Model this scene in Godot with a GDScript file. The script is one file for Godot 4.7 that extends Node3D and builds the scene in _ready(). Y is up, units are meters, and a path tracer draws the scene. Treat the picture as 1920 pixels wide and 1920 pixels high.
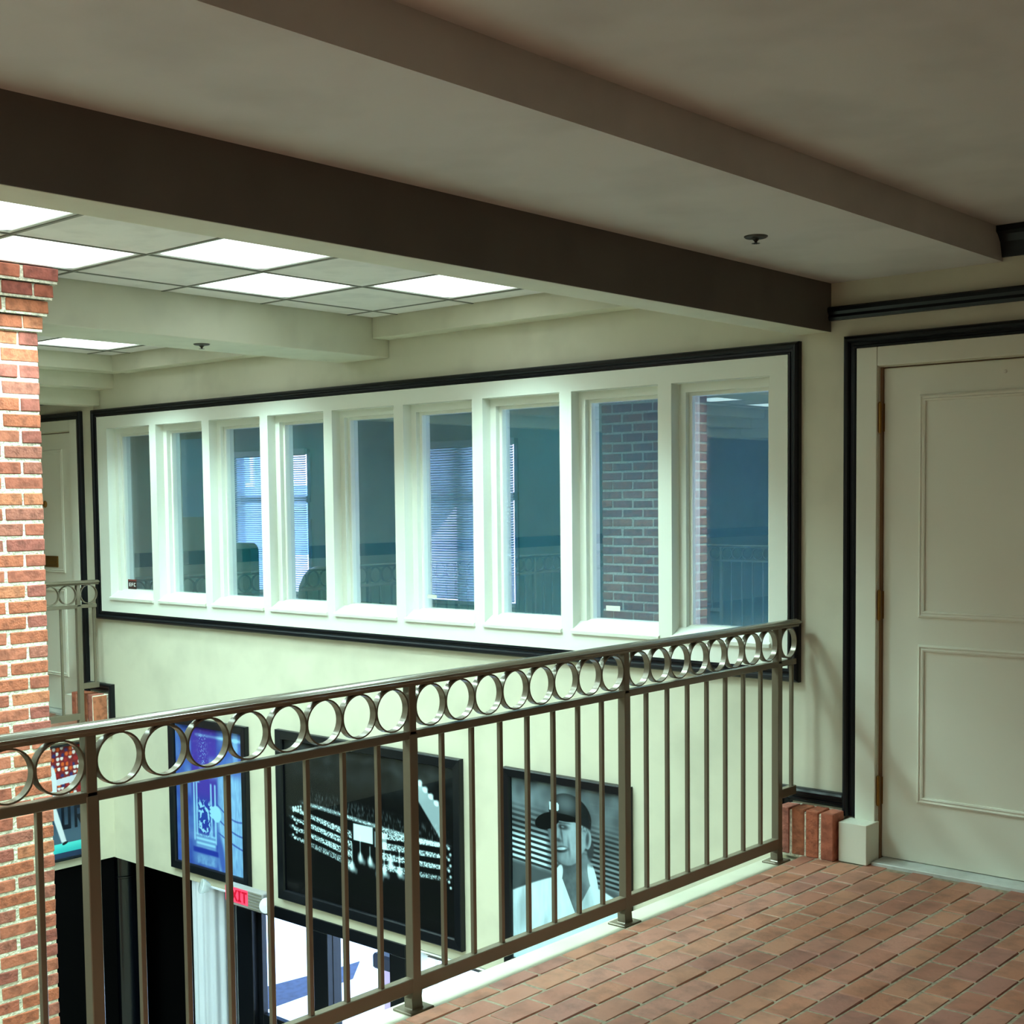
extends Node3D
# A brick-paved gallery round an atrium: railing in front, a long band of office windows on the far wall, photo posters below.
# World: the window wall is the plane z = 0, x runs along it to the right, y is up, floor of the gallery is y = 0.

const SYM := -3.774            # the atrium is mirror-symmetric: x' = SYM - x
const STREET := -3.05          # ground floor and street level
var M := {}
var wp := {}
var taken := {}
var rng := RandomNumberGenerator.new()


class MB:
	var v := PackedVector3Array()
	var n := PackedVector3Array()
	var t := PackedVector2Array()

	func poly(p: Array, hint: Vector3, uvs := []) -> void:
		var nn: Vector3 = (p[1] - p[0]).cross(p[2] - p[0])
		if nn.length() < 1e-12 and p.size() > 3:
			nn = (p[2] - p[0]).cross(p[3] - p[0])
		nn = nn.normalized()
		var flip: bool = nn.dot(hint) < 0.0
		if flip:
			nn = -nn
		for i in range(1, p.size() - 1):
			var ids := [0, i, i + 1] if flip else [0, i + 1, i]
			for k in ids:
				v.append(p[k]); n.append(nn)
				t.append(uvs[k] if uvs.size() else Vector2.ZERO)

	func smooth_quad(p: Array, nm: Array, hint: Vector3) -> void:
		var nn: Vector3 = (p[1] - p[0]).cross(p[2] - p[0])
		if nn.length() < 1e-12:
			nn = (p[2] - p[0]).cross(p[3] - p[0])
		var flip: bool = nn.dot(hint) < 0.0
		for tri in [[0, 1, 2], [0, 2, 3]]:
			var ids := [tri[0], tri[1], tri[2]] if flip else [tri[0], tri[2], tri[1]]
			for k in ids:
				v.append(p[k]); n.append(nm[k]); t.append(Vector2.ZERO)

	func box(a: Vector3, b: Vector3, c := 0.0) -> void:
		var lo := Vector3(minf(a.x, b.x), minf(a.y, b.y), minf(a.z, b.z))
		var hi := Vector3(maxf(a.x, b.x), maxf(a.y, b.y), maxf(a.z, b.z))
		for ax in 3:
			var i := (ax + 1) % 3
			var j := (ax + 2) % 3
			for s in [0, 1]:
				var q := []
				for k in [[0, 0], [1, 0], [1, 1], [0, 1]]:
					var p := Vector3.ZERO
					p[ax] = hi[ax] if s else lo[ax]
					p[i] = hi[i] - c if k[0] else lo[i] + c
					p[j] = hi[j] - c if k[1] else lo[j] + c
					q.append(p)
				var h := Vector3.ZERO
				h[ax] = 1.0 if s else -1.0
				poly(q, h)
		if c <= 0.0:
			return
		for ax in 3:
			var i := (ax + 1) % 3
			var j := (ax + 2) % 3
			for si in [0, 1]:
				for sj in [0, 1]:
					var q := []
					for k in [[0, 0], [1, 0], [1, 1], [0, 1]]:
						var p := Vector3.ZERO
						p[ax] = hi[ax] - c if k[0] else lo[ax] + c
						var ci := 0.0 if k[1] else c
						var cj := c if k[1] else 0.0
						p[i] = hi[i] - ci if si else lo[i] + ci
						p[j] = hi[j] - cj if sj else lo[j] + cj
						q.append(p)
					var h := Vector3.ZERO
					h[i] = 1.0 if si else -1.0
					h[j] = 1.0 if sj else -1.0
					poly(q, h)
		for s in 8:
			var sg := [s & 1, (s >> 1) & 1, (s >> 2) & 1]
			var q := []
			for ax in 3:
				var p := Vector3.ZERO
				for k in 3:
					var cc := 0.0 if k == ax else c
					p[k] = hi[k] - cc if sg[k] else lo[k] + cc
				q.append(p)
			poly(q, Vector3(sg[0] * 2 - 1, sg[1] * 2 - 1, sg[2] * 2 - 1))

	# closed 2-D outline in the plane of axes i, j swept along axis ax from s0 to s1
	func sweep(outline: Array, ax: int, s0: float, s1: float) -> void:
		var i := (ax + 1) % 3
		var j := (ax + 2) % 3
		var pos := func(q: Vector2, s: float) -> Vector3:
			var p := Vector3.ZERO
			p[ax] = s; p[i] = q.x; p[j] = q.y
			return p
		var area := 0.0
		for k in outline.size():
			var a: Vector2 = outline[k]
			var b: Vector2 = outline[(k + 1) % outline.size()]
			area += a.x * b.y - b.x * a.y
		for k in outline.size():
			var a: Vector2 = outline[k]
			var b: Vector2 = outline[(k + 1) % outline.size()]
			var d := b - a
			var o := Vector2(d.y, -d.x) * signf(area)
			var h := Vector3.ZERO
			h[i] = o.x; h[j] = o.y
			poly([pos.call(a, s0), pos.call(b, s0), pos.call(b, s1), pos.call(a, s1)], h)
		var ids := Geometry2D.triangulate_polygon(PackedVector2Array(outline))
		for e in [[minf(s0, s1), -1.0], [maxf(s0, s1), 1.0]]:
			var h := Vector3.ZERO
			h[ax] = e[1]
			for k in range(0, ids.size(), 3):
				poly([pos.call(outline[ids[k]], e[0]), pos.call(outline[ids[k + 1]], e[0]), pos.call(outline[ids[k + 2]], e[0])], h)

	# mitred moulding round a rectangle in the plane z = z0; profile points are (inset from the outer edge, height above z0)
	func moulding(x0: float, y0: float, x1: float, y1: float, z0: float, prof: Array, sides := "ltrb") -> void:
		for s in sides:
			var d := Vector2(1, 0) if s == "l" else Vector2(-1, 0) if s == "r" else Vector2(0, -1) if s == "t" else Vector2(0, 1)
			for k in prof.size() - 1:
				var q := []
				for e in [[k, 0], [k + 1, 0], [k + 1, 1], [k, 1]]:
					var u: float = prof[e[0]].x
					var w: float = z0 + prof[e[0]].y
					var il: float = u if "l" in sides else 0.0
					var ir: float = u if "r" in sides else 0.0
					var it: float = u if "t" in sides else 0.0
					var ib: float = u if "b" in sides else 0.0
					match s:
						"l": q.append(Vector3(x0 + u, (y1 - it) if e[1] else (y0 + ib), w))
						"r": q.append(Vector3(x1 - u, (y1 - it) if e[1] else (y0 + ib), w))
						"t": q.append(Vector3((x1 - ir) if e[1] else (x0 + il), y1 - u, w))
						"b": q.append(Vector3((x1 - ir) if e[1] else (x0 + il), y0 + u, w))
				var dp: Vector2 = prof[k + 1] - prof[k]
				poly(q, Vector3(-dp.y * d.x, -dp.y * d.y, dp.x))

	# turned shape round the vertical axis through c; profile of (radius, height)
	func lathe(prof: Array, c: Vector3, seg := 24, flute := 0, depth := 0.0) -> void:
		for k in prof.size() - 1:
			var a: Vector2 = prof[k]
			var b: Vector2 = prof[k + 1]
			var d := b - a
			var o := Vector2(d.y, -d.x).normalized()
			for s in seg:
				var q := []
				var nm := []
				for e in [[a, s], [b, s], [b, s + 1], [a, s + 1]]:
					var ang: float = TAU * e[1] / seg
					var r: float = e[0].x
					if flute:
						r -= depth * (0.5 - 0.5 * cos(ang * flute))
					q.append(c + Vector3(cos(ang) * r, e[0].y, sin(ang) * r))
					nm.append(Vector3(cos(ang) * o.x, o.y, sin(ang) * o.x).normalized())
				var am := TAU * (s + 0.5) / seg
				var h := Vector3(cos(am) * o.x, o.y, sin(am) * o.x)
				if flute:
					poly(q, h)
				else:
					smooth_quad(q, nm, h)

	# flat-bar ring standing in the y-z plane, axis along x
	func ring(r: float, th: float, depth: float, seg := 36) -> void:
		for s in seg:
			var a0 := TAU * s / seg
			var a1 := TAU * (s + 1) / seg
			var d0 := Vector3(0, sin(a0), cos(a0))
			var d1 := Vector3(0, sin(a1), cos(a1))
			var x := Vector3(depth / 2, 0, 0)
			var ri := r - th
			smooth_quad([d0 * r - x, d1 * r - x, d1 * r + x, d0 * r + x], [d0, d1, d1, d0], d0 + d1)
			smooth_quad([d0 * ri - x, d1 * ri - x, d1 * ri + x, d0 * ri + x], [-d0, -d1, -d1, -d0], -d0 - d1)
			poly([d0 * ri + x, d1 * ri + x, d1 * r + x, d0 * r + x], Vector3.RIGHT)
			poly([d0 * ri - x, d1 * ri - x, d1 * r - x, d0 * r - x], Vector3.LEFT)

	func mesh(origin := Vector3.ZERO) -> ArrayMesh:
		var arr := []
		arr.resize(Mesh.ARRAY_MAX)
		var q := v.duplicate()
		if origin != Vector3.ZERO:
			for k in q.size():
				q[k] -= origin
		arr[Mesh.ARRAY_VERTEX] = q
		arr[Mesh.ARRAY_NORMAL] = n
		arr[Mesh.ARRAY_TEX_UV] = t
		var m := ArrayMesh.new()
		m.add_surface_from_arrays(Mesh.PRIMITIVE_TRIANGLES, arr)
		return m

	func base() -> Vector3:
		var lo := v[0]
		var hi := v[0]
		for p in v:
			lo = lo.min(p)
			hi = hi.max(p)
		return Vector3((lo.x + hi.x) / 2, lo.y, (lo.z + hi.z) / 2)


func numbered(called: String) -> String:
	if not taken.has(called):
		taken[called] = 0
		return called
	taken[called] += 1
	return "%s_%03d" % [called, taken[called]]


func tag(o: Node3D, label: String, category: String, group := "") -> Node3D:
	o.set_meta("label", label)
	o.set_meta("category", category)
	if group:
		o.set_meta("group", group)
	return o


func thing(called: String, at: Vector3) -> Node3D:
	var o := Node3D.new()
	o.name = numbered(called)
	add_child(o, true)
	o.position = at
	wp[o] = at
	return o


func obj(called: String, b: MB, m: Material, parent: Node3D = self) -> MeshInstance3D:
	var o := MeshInstance3D.new()
	if parent == self:
		var at := b.base()
		o.name = numbered(called)
		o.mesh = b.mesh(at)
		add_child(o, true)
		o.position = at
		wp[o] = at
	else:
		o.name = called
		o.mesh = b.mesh(wp[parent])
		parent.add_child(o, true)
		wp[o] = wp[parent]
	o.material_override = m
	return o


func inst(called: String, mesh: Mesh, m: Material, parent: Node3D, at: Vector3, turn := Basis.IDENTITY) -> MeshInstance3D:
	var o := MeshInstance3D.new()
	o.name = called
	o.mesh = mesh
	o.material_override = m
	parent.add_child(o, true)
	o.transform = Transform3D(turn, at - (wp[parent] if parent != self else Vector3.ZERO))
	wp[o] = at
	return o


func struct(called: String, b: MB, m: Material) -> MeshInstance3D:
	var o := obj(called, b, m)
	o.set_meta("kind", "structure")
	return o


func boxes(list: Array, c := 0.0) -> MB:
	var b := MB.new()
	for q in list:
		b.box(q[0], q[1], c)
	return b


func V(x: float, y: float, z: float) -> Vector3:
	return Vector3(x, y, z)


func C(r: int, g: int, b: int) -> Color:
	return Color8(r, g, b)


# ---------------------------------------------------------------- materials
func noise_image(size: int, freq: float, sd: int, lo: float, hi: float, octaves := 4, tint := Color.WHITE) -> Image:
	var f := FastNoiseLite.new()
	f.seed = sd
	f.frequency = freq
	f.noise_type = FastNoiseLite.TYPE_SIMPLEX_SMOOTH
	f.fractal_octaves = octaves
	var im := f.get_seamless_image(size, size)
	im.convert(Image.FORMAT_RGB8)
	var out := Image.create(size, size, false, Image.FORMAT_RGB8)
	for y in size:
		for x in size:
			var q := lerpf(lo, hi, im.get_pixel(x, y).r)
			out.set_pixel(x, y, Color(lerpf(q, 1.0, 1.0 - tint.r), lerpf(q, 1.0, 1.0 - tint.g), lerpf(q, 1.0, 1.0 - tint.b)))
	return out


func tex(im: Image) -> ImageTexture:
	im.generate_mipmaps()
	return ImageTexture.create_from_image(im)


func mat(key: String, c: Color, rough := 0.6, metal := 0.0) -> StandardMaterial3D:
	var m := StandardMaterial3D.new()
	m.resource_name = key
	m.albedo_color = c
	m.roughness = rough
	m.metallic = metal
	M[key] = m
	return m


func grain(m: StandardMaterial3D, t: Texture2D, scale: float, bump: Texture2D = null, height := 0.0) -> StandardMaterial3D:
	m.albedo_texture = t
	m.uv1_triplanar = true
	m.uv1_world_triplanar = true
	m.uv1_scale = Vector3.ONE * scale
	if bump:
		m.heightmap_enabled = true
		m.heightmap_texture = bump
		m.heightmap_scale = height
	return m


func materials() -> void:
	var fine := tex(noise_image(256, 0.03, 3, 0.78, 1.12))
	var soft := tex(noise_image(256, 0.012, 5, 0.94, 1.04))
	var blotch := tex(noise_image(256, 0.014, 8, 0.74, 1.16, 5))
	var worn := tex(noise_image(256, 0.010, 17, 0.84, 1.10, 4))
	var relief := tex(noise_image(256, 0.05, 11, 0.0, 1.0, 5))
	var peel := tex(noise_image(256, 0.12, 12, 0.0, 1.0, 2))
	grain(mat("cream", C(208, 204, 184), 0.6), soft, 0.7, peel, 0.02)
	grain(mat("ceiling_paint", C(206, 200, 197), 0.8), soft, 0.6)
	grain(mat("beam_face_tone", C(100, 94, 89), 0.75), soft, 0.8)  # darker tone on the gallery side of the beam
	mat("white_paint", C(228, 230, 220), 0.4)
	mat("door_paint", C(228, 228, 213), 0.45)
	mat("black_gloss", C(7, 10, 17), 0.36).metallic_specular = 0.4
	mat("black_lacquer", C(6, 8, 14), 0.18)
	mat("black_matt", C(4, 4, 5), 0.7).metallic_specular = 0.15
	mat("rail_paint", C(118, 107, 91), 0.24, 0.2)
	mat("brass", C(150, 112, 56), 0.32, 0.85)
	mat("shadow_gap", C(128, 98, 68), 0.8)
	grain(mat("tile", C(224, 217, 212), 0.9), soft, 1.6)
	mat("grid_bar", C(120, 118, 108), 0.6)
	mat("metal_grey", C(66, 60, 54), 0.45, 0.6)
	mat("sign_grey", C(150, 148, 150), 0.4)
	mat("white_plastic", C(206, 211, 226), 0.35)
	grain(mat("marble", C(206, 210, 206), 0.35), soft, 5.0)
	grain(mat("mortar", C(240, 234, 214), 0.95), fine, 5.0, relief, 0.5)
	grain(mat("grout", C(164, 150, 128), 0.95), fine, 4.0, relief, 0.2)
	var tones := [[186, 108, 84], [176, 98, 78], [162, 90, 78], [194, 118, 86], [170, 102, 86], [182, 102, 74]]
	for k in tones.size():
		grain(mat("brick%d" % k, C(tones[k][0], tones[k][1], tones[k][2]), 0.9), blotch, 3.5 + 0.5 * k, relief, 0.2)
	var paver := [[174, 117, 96], [167, 108, 88], [180, 123, 98], [162, 107, 92], [172, 112, 87], [176, 119, 101]]
	for k in paver.size():
		grain(mat("paver%d" % k, C(paver[k][0], paver[k][1], paver[k][2]), 0.62), worn, 2.2 + 0.4 * k, relief, 0.08)
	# office glazing: a reflective coated pane outside, inside one with a painted teal haze
	var white := Image.create(4, 4, false, Image.FORMAT_RGB8)
	white.fill(Color.WHITE)
	var g := mat("glass", Color(0.86, 0.96, 1.0, 0.27), 0.0, 1.0)
	g.albedo_texture = tex(white)
	g.transparency = BaseMaterial3D.TRANSPARENCY_ALPHA
	mat("glass_haze", Color(0.22, 0.66, 0.70, 0.11), 0.0).transparency = BaseMaterial3D.TRANSPARENCY_ALPHA
	var pg := mat("picture_glass", Color(0.9, 0.95, 0.95, 0.0), 0.0)
	pg.transparency = BaseMaterial3D.TRANSPARENCY_ALPHA
	pg.metallic_specular = 0.28
	var d := mat("diffuser", C(250, 253, 255), 0.5)
	d.emission_enabled = true
	d.emission = Color(0.93, 1.0, 0.98)
	d.emission_energy_multiplier = 1.2
	mat("light_frame", C(200, 200, 195), 0.5)
	grain(mat("office_wall", C(160, 186, 196), 0.8), soft, 0.7)
	var wd := mat("fill_diffuser", C(255, 250, 240), 0.5)
	wd.emission_enabled = true
	wd.emission = Color(0.97, 1.0, 0.94)
	wd.emission_energy_multiplier = 1.2
	mat("office_tan", C(112, 104, 88), 0.8)
	mat("office_blue", C(96, 128, 158), 0.7)
	mat("slat", C(196, 208, 222), 0.5)
	mat("chair_cloth", C(26, 62, 84), 0.8)
	mat("dark_plastic", C(24, 27, 30), 0.5)
	mat("paper", C(206, 208, 200), 0.8)
	grain(mat("stone_floor", C(176, 168, 150), 0.5), soft, 0.9)
	mat("pavement", C(226, 226, 222), 0.9)
	grain(mat("shadow_blue", C(44, 56, 78), 0.9), fine, 1.2)  # tone of the painted shadow outside
	mat("facade_blue", C(120, 150, 190), 0.8)
	mat("pink_and_sun_patch", C(222, 190, 204), 0.8)  # pink of pillar and panes, also of the imitated sun patch
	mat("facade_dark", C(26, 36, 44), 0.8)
	mat("facade_white", C(224, 232, 240), 0.7)
	var ex := mat("exit_red", C(255, 74, 110), 0.5)
	ex.emission_enabled = true
	ex.emission = C(255, 26, 74)
	ex.emission_energy_multiplier = 0.25
	var lens := mat("clear_plastic", Color(0.8, 0.85, 0.88, 0.35), 0.15)
	lens.transparency = BaseMaterial3D.TRANSPARENCY_ALPHA


# ---------------------------------------------------------------- shared brick meshes
var brick_cache := {}
func brick_mesh(size: Vector3, variant: int) -> ArrayMesh:
	var key := [size.snapped(Vector3.ONE * 0.001), variant]
	if not brick_cache.has(key):
		var b := MB.new()
		var r := RandomNumberGenerator.new()
		r.seed = variant * 77 + 5
		var q := size / 2
		b.box(-q, q, 0.0035)
		# every corner strays a little, so that the edges are not ruled
		for k in b.v.size():
			var p := b.v[k]
			var id := int(p.x > 0) + 2 * int(p.y > 0) + 4 * int(p.z > 0)
			r.seed = variant * 77 + id * 13
			b.v[k] = p + V(r.randf_range(-1, 1) * 0.0012, r.randf_range(-1, 1) * 0.0018, r.randf_range(-1, 1) * 0.0022)
		brick_cache[key] = b.mesh()
	return brick_cache[key]


# ---------------------------------------------------------------- railing
const POST_PITCH := 1.088
var rail_meshes := {}

func rail_mesh(kind: String) -> ArrayMesh:
	if rail_meshes.has(kind):
		return rail_meshes[kind]
	var b := MB.new()
	match kind:
		"ring":
			b.ring(0.0665, 0.0048, 0.024)
		"baluster":
			b.box(V(-0.0075, 0, -0.0075), V(0.0075, 0.738, 0.0075), 0.0012)
		"short_baluster":
			b.box(V(-0.0075, 0, -0.0075), V(0.0075, 0.535, 0.0075), 0.0012)
		"post":
			b.box(V(-0.017, 0.03, -0.017), V(0.017, 0.83, 0.017), 0.002)
			b.box(V(-0.015, 0.82, -0.0145), V(0.015, 0.984, 0.0145), 0.002)
			# flared foot that swells towards the floor
			b.sweep([Vector2(0.034, -0.020), Vector2(0.034, 0.020), Vector2(0.016, 0.026), Vector2(-0.016, 0.024), Vector2(-0.026, 0.032), Vector2(-0.026, -0.030), Vector2(-0.016, -0.020), Vector2(0.016, -0.016)], 0, -0.017, 0.017)
			b.box(V(-0.045, -0.027, -0.05), V(0.038, -0.019, 0.05), 0.002)
	rail_meshes[kind] = b.mesh()
	return rail_meshes[kind]


# a railing along z at x = xc, its first post near the window wall
func railing(called: String, xc: float, z_end: float, label: String, turned := false) -> Node3D:
	var t := thing(called, V(xc, 0, (z_end + 0.05) / 2))
	if turned:                    # runs along x instead: local z becomes world x, local x becomes world -z
		t.position = V(SYM - 0.90, 0, 0)
		t.rotation.y = PI / 2
		wp[t] = Vector3.ZERO
	tag(t, label, "railing")
	var m: Material = M.rail_paint
	# hand rail: a moulded cap on a flat bar
	var hr := MB.new()
	var cap := [Vector2(0.977, -0.016), Vector2(0.977, 0.016), Vector2(0.985, 0.018), Vector2(0.989, 0.025), Vector2(0.992, 0.0315), Vector2(0.998, 0.0325), Vector2(0.999, 0.0290)]
	for k in 9:
		var q := 1.0 - k / 4.0
		cap.append(Vector2(1.000 + 0.009 * (1.0 - q * q), 0.028 * q))
	cap.append_array([Vector2(0.999, -0.0290), Vector2(0.998, -0.0325), Vector2(0.992, -0.0315), Vector2(0.989, -0.025), Vector2(0.985, -0.018)])
	var sw := []
	for q in cap:
		sw.append(Vector2(xc + q.y, q.x))
	hr.sweep(sw, 2, 0.05, z_end)
	obj("handrail", hr, m, t)
	obj("middle_rail", boxes([[V(xc - 0.015, 0.815, 0.066), V(xc + 0.015, 0.840, z_end)]], 0.002), m, t)
	obj("bottom_rail", boxes([[V(xc - 0.015, 0.032, 0.19), V(xc + 0.015, 0.078, z_end)]], 0.002), m, t)
	obj("bottom_rail", boxes([[V(xc - 0.013, 0.245, 0.062), V(xc + 0.013, 0.285, 0.19)]], 0.002), m, t)
	var z := 0.205
	inst("ring", rail_mesh("ring"), m, t, V(xc, 0.911, 0.124))
	inst("short_baluster", rail_mesh("short_baluster"), m, t, V(xc, 0.283, 0.085))
	while z < z_end:
		inst("post", rail_mesh("post"), m, t, V(xc, 0, z))
		for k in 8:
			var zz := z + 0.0145 + (POST_PITCH - 0.029) / 8.0 * (k + 0.5)
			if zz < z_end:
				inst("ring", rail_mesh("ring"), m, t, V(xc, 0.911, zz))
		for k in range(1, 8):
			var zz := z + POST_PITCH / 8.0 * k
			if zz < z_end:
				inst("baluster", rail_mesh("baluster"), m, t, V(xc, 0.077, zz))
		z += POST_PITCH
	return t


# ---------------------------------------------------------------- the room
const TRIM_PROF := [Vector2(0, 0), Vector2(0, 0.022), Vector2(0.005, 0.031), Vector2(0.014, 0.036), Vector2(0.023, 0.034), Vector2(0.029, 0.025), Vector2(0.031, 0.018), Vector2(0.041, 0.018), Vector2(0.044, 0.023), Vector2(0.052, 0.022), Vector2(0.057, 0.013), Vector2(0.065, 0.010), Vector2(0.065, 0.0)]
const BEAD := [Vector2(0, 0), Vector2(0.002, 0.007), Vector2(0.008, 0.010), Vector2(0.012, 0.006), Vector2(0.016, 0.005), Vector2(0.020, 0.009), Vector2(0.026, 0.007), Vector2(0.028, 0)]
const OPEN_W := 0.519
const OPEN_PITCH := 0.5945

func open_x(k: int) -> float:          # left edge of office window k (0 = far left)
	return 0.221 + OPEN_PITCH * (k - 8)


func mx(x: float, mirrored: bool) -> float:
	return SYM - x if mirrored else x


func shell() -> void:
	var w: Material = M.cream
	var zb := 14.0
	# back wall with the window band and the shop front below
	var b := boxes([
		[V(-9.5, 2.067, -0.16), V(7.2, 3.0, 0)],
		[V(open_x(8) + OPEN_W, 0.0, -0.16), V(1.250, 2.067, 0)],
		[V(SYM - 1.250, 0.0, -0.16), V(open_x(0), 2.067, 0)],
		[V(2.19, 0.0, -0.16), V(7.2, 2.067, 0)],
		[V(-9.5, 0.0, -0.16), V(SYM - 2.19, 2.067, 0)],
		[V(open_x(0), 0.0, -0.16), V(open_x(8) + OPEN_W, 0.875, 0)],
		[V(-4.64, -0.985, -0.16), V(0.83, 0.0, 0)],
		[V(-0.80, STREET, -0.16), V(0.83, -0.985, 0)],
		[V(-1.62, STREET, -0.16), V(-1.53, -0.985, 0)],
		[V(-1.53, STREET, -0.16), V(-0.80, -2.2, 0)],
	])
	for k in 8:
		var x := open_x(k) + OPEN_W
		b.box(V(x, 0.875, -0.16), V(open_x(k + 1), 2.067, 0))
	struct("wall_back", b, w)
	# walls of the lower atrium under the galleries; the far one carries a poster above a black sheet
	struct("wall_left", boxes([[V(-4.72, -0.98, 0), V(-4.61, -0.02, zb)], [V(-7.15, 0, -0.1), V(-7.0, 3.0, zb)]]), w)
	struct("wall_right", boxes([[V(7.0, 0, -0.1), V(7.15, 3.0, zb)], [V(0.83, STREET, -0.1), V(0.95, -0.09, zb)]]), w)
	struct("trim_chair_rail", boxes([[V(-7.0, 0.955, 0), V(-6.97, 1.085, zb)]], 0.004), M.black_gloss)
	struct("wall_front", boxes([[V(-7.2, STREET, zb - 0.1), V(7.2, 3.0, zb)]]), w)
	struct("wall_dark_void", boxes([[V(-4.74, STREET, 0), V(-4.63, -0.98, zb)], [V(-5.3, STREET, -0.5), V(-5.2, -0.985, 0)], [V(-5.3, STREET, -0.02), V(-4.74, -0.98, 0)]]), M.black_matt)  # black sheets painted in for the dark open space under the gallery
	var rc := MB.new()
	rc.sweep([Vector2(-0.10, -3.19), Vector2(-0.42, -3.70), Vector2(-0.42, -5.3), Vector2(-0.46, -5.3), Vector2(-0.46, -3.71), Vector2(-0.16, -3.19)], 1, STREET, -0.985)
	rc.box(V(-5.3, -0.985, -0.46), V(-3.70, -0.95, -0.16))
	struct("wall_recess", rc, M.black_matt)
	# gallery slabs with their painted curbs
	for far in [false, true]:
		var s := boxes([[V(mx(0.965, far), -0.32, 0), V(mx(7.1, far), -0.004, zb)]])
		struct("floor", s, M.grout)
		struct("trim_curb", boxes([[V(mx(0.815, far), -0.10, 0), V(mx(0.965, far), -0.027, zb)]], 0.004), w)
	struct("floor", boxes([[V(mx(0.965, true), -0.32, 7.75), V(0.965, -0.012, zb)]]), M.grout)
	struct("floor", boxes([[V(-7.2, STREET - 0.1, -0.16), V(7.2, STREET, zb)]]), M.stone_floor)
	# gallery ceilings: a lower strip next to the beam, then a higher one
	for far in [false, true]:
		struct("ceiling", boxes([[V(mx(1.022, far), 2.435, 0), V(mx(1.757, far), 2.75, zb)]]), M.ceiling_paint)
		struct("ceiling", boxes([[V(mx(1.757, far), 2.563, 0), V(mx(7.1, far), 2.75, zb)]]), M.ceiling_paint)
		# the beam over the railing, with two steps towards the atrium
		var bm := boxes([[V(mx(0.868, far), 2.231, 0), V(mx(1.022, far), 2.7, zb)]], 0.003)
		struct("trim_beam", bm, w)
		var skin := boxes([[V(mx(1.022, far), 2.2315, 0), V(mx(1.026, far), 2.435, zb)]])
		struct("trim_beam_face", skin, M.beam_face_tone)
		struct("trim_beam", boxes([[V(mx(0.684, far), 2.340, 0), V(mx(0.868, far), 2.7, zb)], [V(mx(0.505, far), 2.440, 0), V(mx(0.684, far), 2.7, zb)]]), w)
	# beam on the axis of the atrium and the step along the window wall
	struct("trim_beam", boxes([[V(-2.088, 2.335, 0), V(-1.686, 2.7, 8.3)]], 0.003), w)
	struct("trim_step", boxes([[V(-1.686, 2.432, 0), V(0.505, 2.7, 0.125)], [V(SYM - 0.505, 2.432, 0), V(-2.088, 2.7, 0.125)]], 0.002), w)
	struct("trim_beam", boxes([[V(SYM - 0.868, 2.231, 8.30), V(0.868, 2.7, 8.46)], [V(SYM - 0.868, 2.340, 8.22), V(0.868, 2.7, 8.30)]]), w)
	struct("ceiling", boxes([[V(SYM - 1.022, 2.435, 8.46), V(1.022, 2.75, zb)]]), M.ceiling_paint)
	struct("ceiling", boxes([[V(-4.4, 2.60, 0), V(0.9, 2.75, 8.46)]]), M.grid_bar)


func tile_ceiling() -> void:
	var y := 2.543
	var p := 0.585
	var rows := [0.125]
	for k in 14:
		rows.append(0.30 + p * k)
	rows.append(8.22)
	var bays := [
		[[-1.686, -1.49, -0.93, -0.37, 0.19, 0.505], [2, 1, 2, 1]],          # per full column: parity of the lit rows
		[[SYM - 0.505, -4.055, -3.495, -2.935, -2.375, -2.088], [1, 2, 1, 2]],
	]
	var seen := {
		"0:2:1": "square ceiling light panel beside the beam, nearest the window wall",
		"0:1:2": "square ceiling light panel one tile farther from the beam, touching two others",
		"0:2:3": "square ceiling light panel beside the beam, the largest and brightest one fully in view",
		"0:1:4": "square ceiling light panel whose near edge is covered by the top of the brick column",
		"0:2:5": "square ceiling light panel cut by the left edge of the picture, highest of them",
		"1:1:1": "lone square ceiling light panel beyond the middle beam, beside the brick column",
	}
	for bay in 2:
		var xs: Array = bays[bay][0]
		var par: Array = bays[bay][1]
		var root := thing("ceiling", V((xs[0] + xs[5]) / 2, y, 3.8))
		root.set_meta("kind", "structure")
		var bar := MB.new()
		for k in range(1, 5):
			bar.box(V(xs[k] - 0.007, y - 0.002, 0.125), V(xs[k] + 0.007, y + 0.03, 8.22))
		for k in range(1, rows.size() - 1):
			bar.box(V(xs[0], y - 0.002, rows[k] - 0.007), V(xs[5], y + 0.03, rows[k] + 0.007))
		obj("grid_bar", bar, M.grid_bar, root)
		for i in 5:
			for k in rows.size() - 1:
				var x0: float = xs[i]
				var x1: float = xs[i + 1]
				var z0: float = rows[k]
				var z1: float = rows[k + 1]
				var full: bool = i > 0 and i < 5 and k > 0
				# row index counted from the window wall: 1, 2, 3 ...
				var lit: bool = full and i < 4 and k < 14 and (k % 2 == (0 if par[i - 1] == 2 else 1))
				if bay == 0:
					lit = full and i < 4 and k < 14 and ((i == 2 and k % 2 == 1) or (i != 2 and k % 2 == 0))
				else:
					lit = full and i < 4 and k < 14 and ((i == 2 and k % 2 == 0) or (i != 2 and k % 2 == 1))
				if not lit:
					obj("ceiling_tile", boxes([[V(x0 + 0.007, y + 0.001, z0 + 0.007), V(x1 - 0.007, y + 0.02, z1 - 0.007)]], 0.002), M.tile, root)
					continue
				var key := "%d:%d:%d" % [bay, i, k]
				light_panel(x0, x1, z0, z1, y, seen.get(key, ""))


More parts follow.
